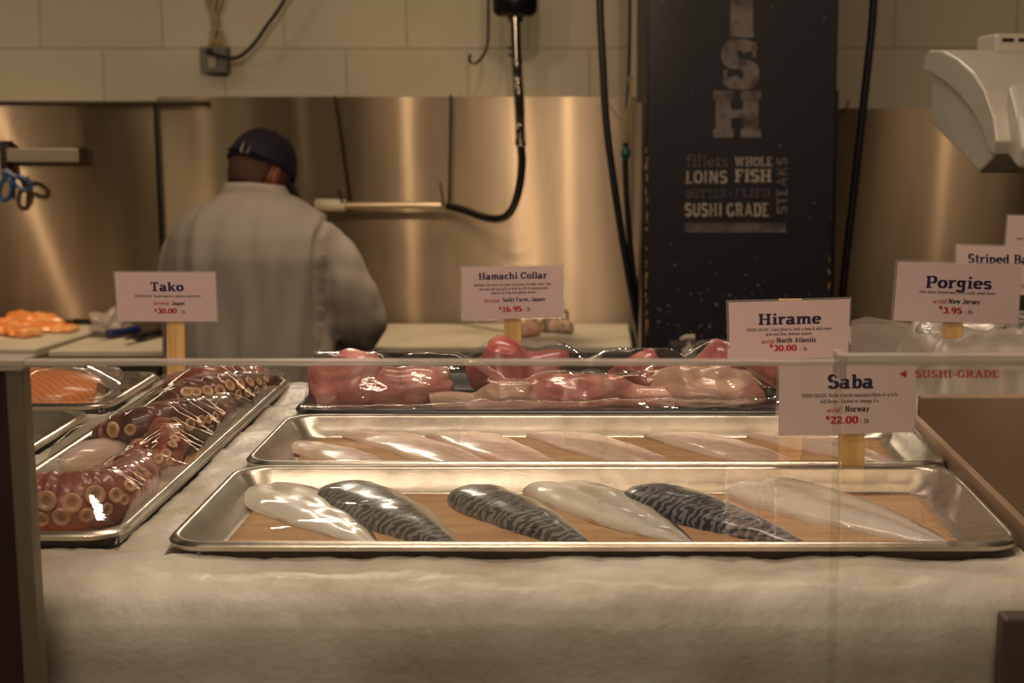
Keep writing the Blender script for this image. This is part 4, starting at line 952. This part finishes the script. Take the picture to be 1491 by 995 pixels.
# flounder fillets
gh = 'flounder fillets in the middle tray'
shh = [(0, .25), (.06, .5), (.2, .8), (.45, 1), (.7, .95), (.9, .7), (1, .45)]
for i, (pa, pb, w_, lab) in enumerate((((478, 614), (706, 682), .062, 'leftmost pale pink flounder fillet in the middle tray'), ((588, 608), (800, 680), .062, 'second pale flounder fillet from the left in the middle tray'),
        ((745, 614), (975, 682), .064, 'third pale flounder fillet from the left in the middle tray'), ((915, 615), (1160, 682), .066, 'fourth pale flounder fillet from the left, left of the mackerel sign stake'),
        ((1040, 611), (1290, 672), .062, 'rightmost pink flounder fillet, passing behind the mackerel sign'), ((410, 640), (560, 684), .05, 'short pale flounder fillet at the front left corner of the middle tray'))):
    fillet('flounder_fillet', pa, pb, w_ * 1.08, .0055, HFL, lab, gh, shh, seed=20 + i, bend=.006)
film('plastic_wrap', xA0 + .001, xA1 + .003, yB0 + .001, yB1 - .001, ZR + .0005, 'clear plastic wrap stretched over the middle tray of flounder', seed=7)

# ---------------------------------------------------------------- yellowtail collars
def collar_mat(name, a, b2, c):
    m = mat(name, a, .3, coat=.5, sss=.15); nt = m.node_tree; N = nt.nodes.new; L = nt.links.new; b_ = nt.nodes['Principled BSDF']
    tc = N('ShaderNodeTexCoord'); n = N('ShaderNodeTexNoise'); n.inputs['Scale'].default_value = 17; n.inputs['Detail'].default_value = 6; n.inputs['Distortion'].default_value = .8; L(tc.outputs['Object'], n.inputs['Vector'])
    r = N('ShaderNodeValToRGB'); e = r.color_ramp.elements; e[0].position = .3; e[0].color = srgb(*c); e[1].position = .72; e[1].color = srgb(*b2); q = e.new(.5); q.color = srgb(*a)
    L(n.outputs['Fac'], r.inputs['Fac']); L(r.outputs[0], b_.inputs['Base Color']); return m
PK1 = collar_mat('collar_pink', (216, 148, 132), (234, 192, 172), (184, 96, 88)); PK2 = collar_mat('collar_red', (200, 120, 110), (224, 164, 148), (162, 70, 68)); PK3 = collar_mat('collar_pale', (226, 190, 168), (196, 70, 70), (214, 160, 136))
gc = 'yellowtail collars in the black tray'
col_s = [(503, 590, 115, 46, .052, 8, PK1, 'leftmost large pink yellowtail collar in the black tray', [(0, .3), (.1, .7), (.3, 1), (.6, .9), (.85, .8), (1, .3)]),
 (590, 590, 120, 34, .040, 2, PK1, 'pink yellowtail collar second from the left with a red band', [(0, .3), (.15, .8), (.5, 1), (.8, .85), (1, .3)]),
 (630, 589, 78, 16, .050, 60, PK3, 'narrow red and white collar strip standing right of the left collars', [(0, .4), (.3, 1), (.8, .8), (1, .2)]),
 (762, 573, 138, 50, .052, -6, PK2, 'tall red yellowtail collar at the back centre behind the yellowtail sign stake', [(0, .3), (.25, .9), (.5, 1), (.75, .75), (1, .35)]),
 (710, 595, 150, 26, .028, 4, PK3, 'pale collar with a bright red stripe at the front centre of the black tray', [(0, .3), (.2, .7), (.6, 1), (.9, .7), (1, .2)]),
 (865, 592, 185, 34, .034, -3, PK1, 'long pink collar lying at the front, right of centre', [(0, .4), (.2, 1), (.6, .8), (1, .3)]),
 (930, 572, 110, 34, .045, 12, PK2, 'pink collar piece with a raised peak behind the long front collar', [(0, .25), (.4, .7), (.7, 1), (.85, .6), (1, .2)]),
 (1020, 588, 155, 34, .040, -4, PK3, 'white bellied collar with a rounded right end at the front', [(0, .4), (.3, 1), (.8, .9), (.95, .7), (1, .3)]),
 (1072, 568, 120, 40, .052, -10, PK2, 'dark pink collar at the right rear beside the mackerel sign', [(0, .2), (.2, .9), (.45, 1), (.8, .6), (1, .3)])]
cb = []
for i, (px, py, w_, dpx, h, rz, m_, lab, pts) in enumerate(col_s):
    p = atz(px, py, TZ + .008); Lm = w_ * p.y / F
    lump('yellowtail_collar', (p.x, p.y + .01, TZ + .002), (Lm, dpx * p.y / F * 1.9, h), R(rz), m_, lab, 'fish', gc, 40 + i, rough=.5, pts=pts)
    for s_ in (-.3, 0, .3): cb.append((p.x + s_ * Lm, p.y + .01, TZ + .004 + h * 1.27, .012))
film('plastic_wrap', xA0 + .001, .299, yC0 + .001, yC1 - .001, ZR + .0005, 'wrinkled clear plastic wrap over the pink yellowtail collars', bumps=cb, slope=.6, amp=.0035, seed=11, sag=0, m=FILMW)

# ---------------------------------------------------------------- octopus
OCT = mat('octopus_skin', (150, 74, 56), .35, coat=.35, sss=.1, var=(34, (206, 136, 108), .42, .68), bump=(120, .3, .003)); OCTD = mat('octopus_dark', (124, 68, 56), .35, coat=.35, var=(34, (84, 46, 42), .4, .6))
SUCK = mat('sucker_cream', (222, 176, 134), .35, coat=.4, sss=.15); SUCKD = mat('sucker_centre', (184, 132, 96), .5)
# one sucker mesh, shared
sb = MB(); prof = [(.55, 0), (.95, .12), (1.0, .32), (.86, .46), (.62, .44), (.44, .36), (.32, .26), (.18, .24), (.02, .26)]
sb.loft([[Vector((r_ * math.cos(2 * PI * k / 18), r_ * math.sin(2 * PI * k / 18), z)) for k in range(18)] for r_, z in prof])
sb.m = [1 if (f[0] // 18) >= 5 else 0 for f in sb.f]
suck0 = sb.build('sucker', [SUCK, SUCKD]); sme = suck0.data; bpy.data.objects.remove(suck0)
ob = []
def tentacle(pts, lab, sucks, m=OCT, seg=18, loc=None):
    """pts: (px,py,height above tray floor of axis,radius). sucks: list of (px,py,size m)"""
    P = []; Rr = []
    for (px, py, h, r_) in pts: q = atz(px, py, TZ + .002 + h); P.append(q); Rr.append(r_)
    sp = smoothpath(P, 10); rr2 = [interp([10 * k for k in range(len(P))], Rr, i) for i in range(len(sp))]
    t = thing('octopus_tentacle', lab, 'octopus', (P[0].x, P[0].y, TZ), 'octopus tentacles in the long tray')
    b = MB(); b.tube([p for p in sp], [r_ * (1 + .04 * math.sin(i * 1.7)) for i, r_ in enumerate(rr2)], seg); b.v = [v + Vector((noise.noise(v * 70), noise.noise(v * 70 + Vector((5, 0, 0))), noise.noise(v * 70 + Vector((0, 9, 0))))) * .0035 for v in b.v]; b.build('arm', m, t)
    for p, r_ in list(zip(sp, rr2))[::5]: ob.append((p.x, p.y, p.z + r_ * 1.02 + .002, r_ * .5))
    cam_ = Vector((0, 0, CZ))
    for (px, py, s_) in sucks:
        d = ray(px, py); best = None     # first hit of the view line with the arm's spheres
        for p, r_ in zip(sp, rr2):
            oc = cam_ - p; a = d.dot(d); bq = 2 * d.dot(oc); c = oc.dot(oc) - r_ * r_; disc = bq * bq - 4 * a * c
            if disc > 0:
                tt = (-bq - math.sqrt(disc)) / (2 * a)
                if best is None or tt < best[0]: best = (tt, p)
        if best is None:
            k = min(range(len(sp)), key=lambda i: (sp[i] - (cam_ + d * d.dot(sp[i] - cam_) / d.dot(d))).length)
            c = cam_ + d * d.dot(sp[k] - cam_) / d.dot(d); nrm = (c - sp[k]).normalized(); hp_ = sp[k] + nrm * rr2[k] * .98
        else:
            hp_ = cam_ + d * best[0]; nrm = (hp_ - best[1]).normalized()
        o = bpy.data.objects.new('sucker', sme); COL.objects.link(o); o.parent = t
        o.rotation_mode = 'QUATERNION'; o.rotation_quaternion = nrm.to_track_quat('Z', 'Y'); o.scale = (s_, s_, s_)
        o.location = hp_ - nrm * s_ * .12 - WLOC[t.name]
    return t
tentacle([(20, 735, .026, .024), (70, 732, .027, .025), (120, 730, .027, .025), (165, 722, .026, .023), (196, 704, .024, .020), (206, 686, .022, .015), (195, 674, .024, .011), (178, 676, .027, .008)],
    'thick red octopus tentacle at the front of the long tray with large pale suckers', [(68, 730, .0085), (105, 733, .0082), (138, 722, .0085), (168, 722, .0068), (188, 708, .0060), (201, 695, .0058), (206, 683, .004), (90, 752, .008), (126, 750, .0065), (154, 742, .006), (180, 728, .005), (60, 755, .007)])
tentacle([(150, 640, .02, .017), (195, 630, .026, .018), (232, 630, .028, .018), (248, 648, .026, .017), (240, 668, .02, .014), (216, 674, .018, .011), (198, 664, .020, .009), (200, 650, .024, .007), (214, 646, .027, .005)],
    'curled octopus tentacle spiralling in the middle of the long tray', [(254, 640, .0055), (251, 648, .0052), (242, 661, .0050), (231, 669, .0048), (215, 674, .0045), (256, 630, .0046), (227, 681, .004), (246, 672, .004), (204, 664, .0035), (205, 680, .0035), (240, 624, .004)])
tentacle([(140, 632, .02, .006), (185, 624, .034, .017), (235, 617, .036, .020), (285, 610, .032, .021), (318, 603, .026, .018), (328, 592, .022, .012)],
    'thick octopus tentacle in the middle of the tray with a rounded end', [(166, 626, .0085), (190, 626, .006), (258, 624, .0070), (276, 618, .0070), (292, 613, .0060), (303, 611, .005), (313, 606, .0048), (322, 601, .0045), (306, 624, .0045), (317, 615, .004)], OCTD)
tentacle([(255, 598, .02, .022), (285, 586, .026, .024), (318, 574, .03, .023), (350, 568, .028, .020), (380, 562, .024, .015), (398, 557, .02, .009)],
    'dark octopus tentacle at the far end of the long tray', [(272, 572, .0075), (286, 572, .006), (302, 570, .0072), (320, 570, .0075), (334, 562, .0072), (349, 560, .0070), (363, 557, .0065), (376, 556, .0055), (387, 553, .0045), (332, 582, .0062), (346, 575, .0062), (360, 572, .0058), (373, 568, .005), (385, 562, .0042)], OCTD)
tentacle([(250, 566, .02, .016), (290, 558, .03, .018), (340, 552, .03, .016), (385, 550, .025, .011)],
    'reddish octopus tentacle lying behind the dark one at the tray end', [(285, 558, .005), (300, 554, .0045), (268, 562, .005)], OCT)
p = atz(148, 668, TZ + .01); o = lump('octopus_flesh', (p.x, p.y, TZ + .003), (.105, .046, .022), R(62), mat('white_octopus_flesh', (232, 208, 190), .25, coat=.6, sss=.3), 'white chunk of octopus flesh beside the curled tentacle', 'octopus', None, 77, rough=.12)
if 'group' in o: del o['group']
ob.append((p.x, p.y, TZ + .048, .02))
film('plastic_wrap', xO0 + .001, xO1 - .001, yO0 + .001, yO1 - .001, ZR + .0005, 'clear plastic wrap pulled over the octopus in the long tray', bumps=ob, slope=.5, amp=.0012, nx=70, ny=170, seed=3, sag=0)

# ---------------------------------------------------------------- salmon fillet in left tray
def salm():
    m = mat('salmon_fillet_flesh', (226, 112, 50), .3, coat=.4, sss=.15); nt = m.node_tree; N = nt.nodes.new; L = nt.links.new; b_ = nt.nodes['Principled BSDF']
    tc = N('ShaderNodeTexCoord'); w = N('ShaderNodeTexWave'); w.bands_direction = 'DIAGONAL'; w.inputs['Scale'].default_value = 55; w.inputs['Distortion'].default_value = 3; L(tc.outputs['Object'], w.inputs['Vector'])
    r = N('ShaderNodeValToRGB'); e = r.color_ramp.elements; e[0].position = .6; e[0].color = srgb(240, 140, 72); e[1].position = 1.0; e[1].color = srgb(246, 172, 112); L(w.outputs['Fac'], r.inputs['Fac']); L(r.outputs[0], b_.inputs['Base Color']); return m
SF = salm(); a = atz(173, 566, TZ + .02)
lump('salmon_fillet', (xS1 - .185, (yS0 + yS1) / 2 - .01, TZ + .002), (.29, .125, .036), 0, SF, 'orange salmon fillet under plastic wrap in the left rear tray', 'fish fillet', None, 90, rough=.05, pts=[(0, .8), (.05, .95), (.7, 1), (.9, .85), (1, .45)])
film('plastic_wrap', xS1 - .359, xS1 - .001, yS0 + .001, yS1 - .001, ZR + .0005, 'clear plastic wrap over the orange salmon fillet', bumps=[(xS1 - .185 + s_ * .1, (yS0 + yS1) / 2 - .01, TZ + .052, .03) for s_ in (-1, 0, 1)], slope=.5, seed=5, nx=60)
b = MB(); c = atz(120, 540, ZR + .01)
pth = smoothpath([atz(x, y, ZR + .012) for x, y in ((60, 548), (90, 541), (125, 539), (150, 540), (172, 546))], 10)
b.tube([q + Vector((0, noise.noise(q * 60) * .006, noise.noise(q * 90) * .005)) for q in pth], [.007 + .005 * noise.noise(q * 80) for q in pth], 12)
tag(b.build('bunched_wrap', FILM2, origin=c), 'bunched roll of clear wrap on the back edge of the salmon tray', 'plastic wrap')
SHM = mat('pale_fish_flesh', (226, 206, 176), .3, coat=.5)
lump('white_fish_fillet', (xS1 - .16, yP1 - .12, TZ + .002), (.26, .12, .016), R(4), SHM, 'pale fish fillet in the tray in front of the orange salmon', 'fish fillet', None, 93, rough=.05)
film('plastic_wrap', xS1 - .369, xS1 - .009, yP1 - .249, yP1 - .001, ZR + .0005, 'clear plastic wrap over the pale fillet tray behind the post', seed=9, nx=60)

# ================================================================ RIGHT-HAND BAY
b = MB(); b.box((.36, 1.04, .55), (.9, 1.62, 1.16)); tag(b.build('steel_well', mat('well_steel', (146, 132, 116), .5, .1, var=(5, (120, 98, 80), .4, .7)), smooth=False, bevel=.004, origin=(.6, 1.3, .55)), 'dim brown well of the neighbouring bay right of the front tray', 'display case')
def raised():
    b = MB(); nx, ny = 90, 60; rings = []
    for i in range(nx + 1):
        x = lerp(.36, 1.0, i / nx); r_ = [Vector((x, 1.66, .56)), Vector((x, 1.66, 1.1))]; mx = min(1, max(0, (x - .37) / .03)); mx = mx * mx * (3 - 2 * mx)
        for j in range(ny + 1):
            y = lerp(1.66, 2.27, j / ny); my = min(1, max(0, (y - 1.655) / .05)) * min(1, max(0, (1.95 - y) / .10))
            z = 1.27 + .018 * min(1, (y - 1.66) / .2) + .074 * mx * my + .006 * noise.noise(Vector((x * 25, y * 25, 0))) + .006 * noise.noise(Vector((x * 70, y * 70, 0)))
            r_.append(Vector((x, y, z)))
        r_.append(Vector((x, 2.27, .56))); rings.append(r_)
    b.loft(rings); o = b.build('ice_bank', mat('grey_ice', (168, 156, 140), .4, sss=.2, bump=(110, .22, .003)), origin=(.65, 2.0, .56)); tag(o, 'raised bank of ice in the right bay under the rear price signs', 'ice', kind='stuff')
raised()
b = MB(); b.box((.352, 1.63, 0), (.95, 2.5, .555)); tag(b.build('bay_base', MATS['case_base'], smooth=False, origin=(.65, 2, 0)), 'brown base of the right bay beneath the raised ice', 'display case')
# clear ledge leading to the bank
b = MB(); A = [aty(1240, 468, 2.2), aty(1262, 462, 2.2), aty(1500, 500, 1.75), aty(1500, 520, 1.70), aty(1240, 520, 1.95)]
b.loft([A, [p + Vector((0, .006, 0)) for p in A]]); tag(b.build('acrylic_divider', film_mat('frosted_acrylic', tint=(.9, .88, .82, 1), base=.08, edge=.6, rough=.15, haze=.22, hazecol=(.6, .52, .42, 1)), smooth=False, origin=A[0]), 'frosted clear divider at the edge of the raised ice behind the flounder sign', 'divider')
# porgies
PSK = mat('porgy_skin', (120, 112, 104), .25, .5, bump=(400, .5, .002), var=(60, (190, 184, 172), .4, .6), coat=.5)
for i, (px, py, sz, rz) in enumerate(((1440, 486, .17, 12), (1478, 478, .19, -8), (1462, 497, .16, 4))):
    p = aty(px, py, 1.86 - .05 * (i == 2))
    lump('whole_porgy', (p.x, p.y, 1.335), (sz, .07, .026), R(rz), PSK, ('silvery whole porgy on the ice nearest the porgies sign', 'silvery whole porgy at the back by the right frame edge', 'silvery whole porgy at the front of the raised ice by the right frame edge')[i], 'fish', 'silver porgies on the raised ice', 60 + i, rough=.06, pts=[(0, .15), (.1, .5), (.35, 1), (.6, .85), (.82, .3), (.88, .25), (1, .6)])
# ice chunk by the Porgies sign
p = aty(1350, 474, 1.66); lump('ice_chunk', (p.x, p.y, p.z - .010), (.034, .02, .010), 0, FILM2, 'clear lump of ice at the lower edge of the porgies sign', 'ice', None, 70, rough=.5)
b = MB(); b.box((.36, 1.635, .56), (.95, 1.65, 1.30)); tag(b.build('bay_partition', MATS['divider_brown'], smooth=False, bevel=.002, origin=(.65, 1.64, .56)), 'brown partition in front of the raised ice at right', 'partition')
# brown fish seen low in the right bay
for i, (px, py, s_, lab) in enumerate(((1405, 600, .15, 'blurred brown fish in the right bay, nearest the mackerel sign'), (1470, 625, .14, 'blurred brown fish in the right bay at the right frame edge'))):
    p = aty(px, py + 18, 1.5 - i * .06); lump('brown_fish', (p.x, p.y, 1.16), (s_, .09, .05), R(-10), mat('brown_fish_skin', (120, 72, 48), .4, var=(20, (150, 104, 76), .4, .65)), lab, 'fish', 'brown fish in the right bay', 80 + i, rough=.08, pts=((0, .2), (.1, .6), (.35, 1), (.65, .7), (.85, .22), (.9, .2), (1, .65)))

# ================================================================ PRICE SIGNS
def sign(name_lab, C4, Y, stake, lines, tilt=0, stake_top=False):
    """C4: px corners TL TR BR BL; stake=(x0,x1,xb0,xb1,ybottom px)"""
    TL, TR, BR, BL = [aty(*c, Y) for c in C4]
    xm = (stake[0] + stake[1]) / 2; base = aty(xm, stake[4], Y + .004)
    t = thing('price_sign', name_lab, 'sign', base, None)
    def mapf(u, v, dy=0):
        p = (TL * (1 - u) + TR * u) * (1 - v) + (BL * (1 - u) + BR * u) * v; return p + Vector((0, dy, 0))
    b = MB(); b.loft([[mapf(*q) for q in ((0, 0), (1, 0), (1, 1), (0, 1))], [mapf(*q, .0008) for q in ((0, 0), (1, 0), (1, 1), (0, 1))]])
    card = b.build('card', PAPERW, t, False)
    b = MB(); e = .022; f2 = .03
    b.loft([[mapf(*q, .0010) for q in ((-e, -f2 * 1.4), (1 + e * .6, -f2 * 1.2), (1 + e * .6, 1 + f2), (-e, 1 + f2))], [mapf(*q, .0014) for q in ((-e, -f2), (1 + e * .6, -f2), (1 + e * .6, 1 + f2), (-e, 1 + f2))]])
    b.build('plastic_sleeve', SLEEVE, t, False)
    b = MB(); W = (C4[1][0] - C4[0][0]); Hh = (C4[3][1] - C4[0][1])
    for (txt, u0, u1, vb, ch, mi, kw) in lines:
        P, wd = text2d(txt, **kw); k = (u1 - u0) / wd
        for i, q in enumerate(P): b.poly([mapf(u0 + a * k, vb - bb * ch, -.0004 - (i % 9) * 2e-5) for a, bb in q], mi)
    b.build('lettering', [NAVY, RED, INK], card, False)
    y1 = C4[0][1] - (3 if not stake_top else stake_top)
    b = MB(); A_ = [aty(stake[0], y1 + (6 if not stake_top else 0), Y + .004), aty(stake[1], y1 + (6 if not stake_top else 0), Y + .004), aty(stake[3], stake[4], Y + .004), aty(stake[2], stake[4], Y + .004)]
    b.loft([A_, [p + Vector((0, .006, 0)) for p in A_]]); b.build('stake', WOOD, t, False, .0006)
    return t
TT = dict(w=.22, t=.115); DD = dict(w=.15, t=.1, track=.02); IT = dict(w=.13, t=.08, serif=False, slant=.35, track=.0); OO = dict(w=.22, t=.12); PP = dict(w=.26, t=.13); LB = dict(w=.13, t=.08)
gapy = (yA1 + yB0) / 2
ystk = lambda Y, z: 0
def pyof(Y, z):
    d = Vector((0, Y, z - CZ)); c, s_ = math.cos(TH), math.sin(TH); f_ = d.y * c - d.z * s_; u = d.y * s_ + d.z * c
    return PY - u / f_ * F
sign('white Tako price sign on a wooden stake behind the octopus tray', [(167, 397), (313, 397), (316, 468), (172, 468)], 1.885 - .025, (242, 267, 243, 270, pyof(1.862, ZI)),
    [('Tako', .345, .68, .38, .185, 0, TT), ('SUSHI GRADE. Tender meat w/ a delicate, nutty flavor.', .185, .855, .505, .05, 2, DD), ('farmed:', .36, .53, .665, .08, 1, IT), ('Japan', .555, .685, .665, .075, 2, OO), ('$', .37, .40, .80, .055, 1, PP), ('30.00', .405, .60, .835, .10, 1, PP), ('| lb', .62, .685, .84, .07, 2, LB)])
sign('white Hamachi Collar price sign on a wooden stake behind the black tray', [(672, 390), (819, 387), (821, 462), (675, 466)], yC1 - .004 + .02, (733, 759, 735, 760, pyof(yC1 + .016, ZI)),
    [('Hamachi Collar', .165, .845, .235, .125, 0, TT), ('Marbled with layers of sweet, succulent shoulder meat.  Sea-', .115, .89, .365, .05, 2, DD), ('son with salt and grill or broil for 20-25 minutes until', .165, .85, .445, .05, 2, DD), ('exterior is crisp and golden brown.', .28, .735, .52, .05, 2, DD), ('farmed:', .20, .375, .68, .08, 1, IT), ('Seiki Farm, Japan', .395, .82, .67, .075, 2, OO), ('$', .355, .385, .82, .055, 1, PP), ('16.95', .39, .585, .865, .10, 1, PP), ('| lb', .605, .67, .86, .07, 2, LB)], stake_top=3)
sign('white Hirame price sign on a stake between black tray and middle tray', [(1061, 441), (1238, 436), (1234, 521), (1063, 524)], (yB1 + yC0) / 2 - .004, (1135, 1168, 1135, 1168, pyof((yB1 + yC0) / 2, ZI)),
    [('Hirame', .24, .765, .40, .19, 0, TT), ('SUSHI-GRADE. Fluke fillets w/ with a clean & mild sweet', .145, .855, .51, .05, 2, DD), ('taste and firm, delicate texture.', .30, .695, .59, .05, 2, DD), ('wild:', .26, .385, .73, .08, 1, IT), ('North Atlantic', .395, .73, .715, .08, 2, OO), ('$', .335, .365, .80, .055, 1, PP), ('30.00', .37, .565, .86, .10, 1, PP), ('| lb', .59, .655, .86, .07, 2, LB)], stake_top=5)
sign('white Saba price sign on a stake between front tray and middle tray, nearest the glass', [(1136, 531), (1335, 530), (1331, 629), (1133, 635)], gapy - .004, (1222, 1259, 1222, 1259, pyof(gapy, ZI)),
    [('Saba', .35, .69, .345, .20, 0, TT), ('SUSHI GRADE. North Atlantic mackerel fillets w/ a rich,', .165, .87, .465, .048, 2, DD), ('full flavor.  Packed w/ omega-3 s.', .30, .735, .55, .048, 2, DD), ('wild:', .345, .46, .685, .075, 1, IT), ('Norway', .485, .665, .68, .08, 2, OO), ('$', .345, .375, .79, .055, 1, PP), ('22.00', .38, .585, .85, .105, 1, PP), (': lb', .60, .665, .85, .07, 2, LB)])
sign('white Porgies price sign on a stake in the raised ice at right', [(1308, 382), (1487, 386), (1482, 472), (1301, 467)], 1.69, (1372, 1402, 1372, 1402, pyof(1.70, 1.355)),
    [('Porgies', .235, .77, .42, .20, 0, TT), ('Firm white-fleshed meat with a mild, sweet flavor.', .19, .81, .515, .05, 2, DD), ('wild:', .295, .42, .685, .08, 1, IT), ('New Jersey', .43, .685, .68, .08, 2, OO), ('$', .355, .385, .78, .055, 1, PP), ('3.95', .39, .545, .85, .10, 1, PP), ('| lb', .56, .63, .85, .07, 2, LB)])
sign('white Striped Bass price sign behind the porgies sign, cut by the right frame edge', [(1393, 357), (1545, 361), (1541, 430), (1391, 428)], 2.05, (1452, 1478, 1452, 1478, pyof(2.055, 1.34)),
    [('Striped Bass', .11, .80, .36, .19, 0, TT), ('| lb', .6, .66, .85, .07, 2, LB)])
sign('white price sign furthest back at the right frame edge, almost blank', [(1468, 314), (1600, 317), (1597, 375), (1463, 372)], 2.33, (1520, 1542, 1520, 1542, pyof(2.335, 1.34)),
    [('Wild caught.', .11, .55, .60, .06, 2, DD)])
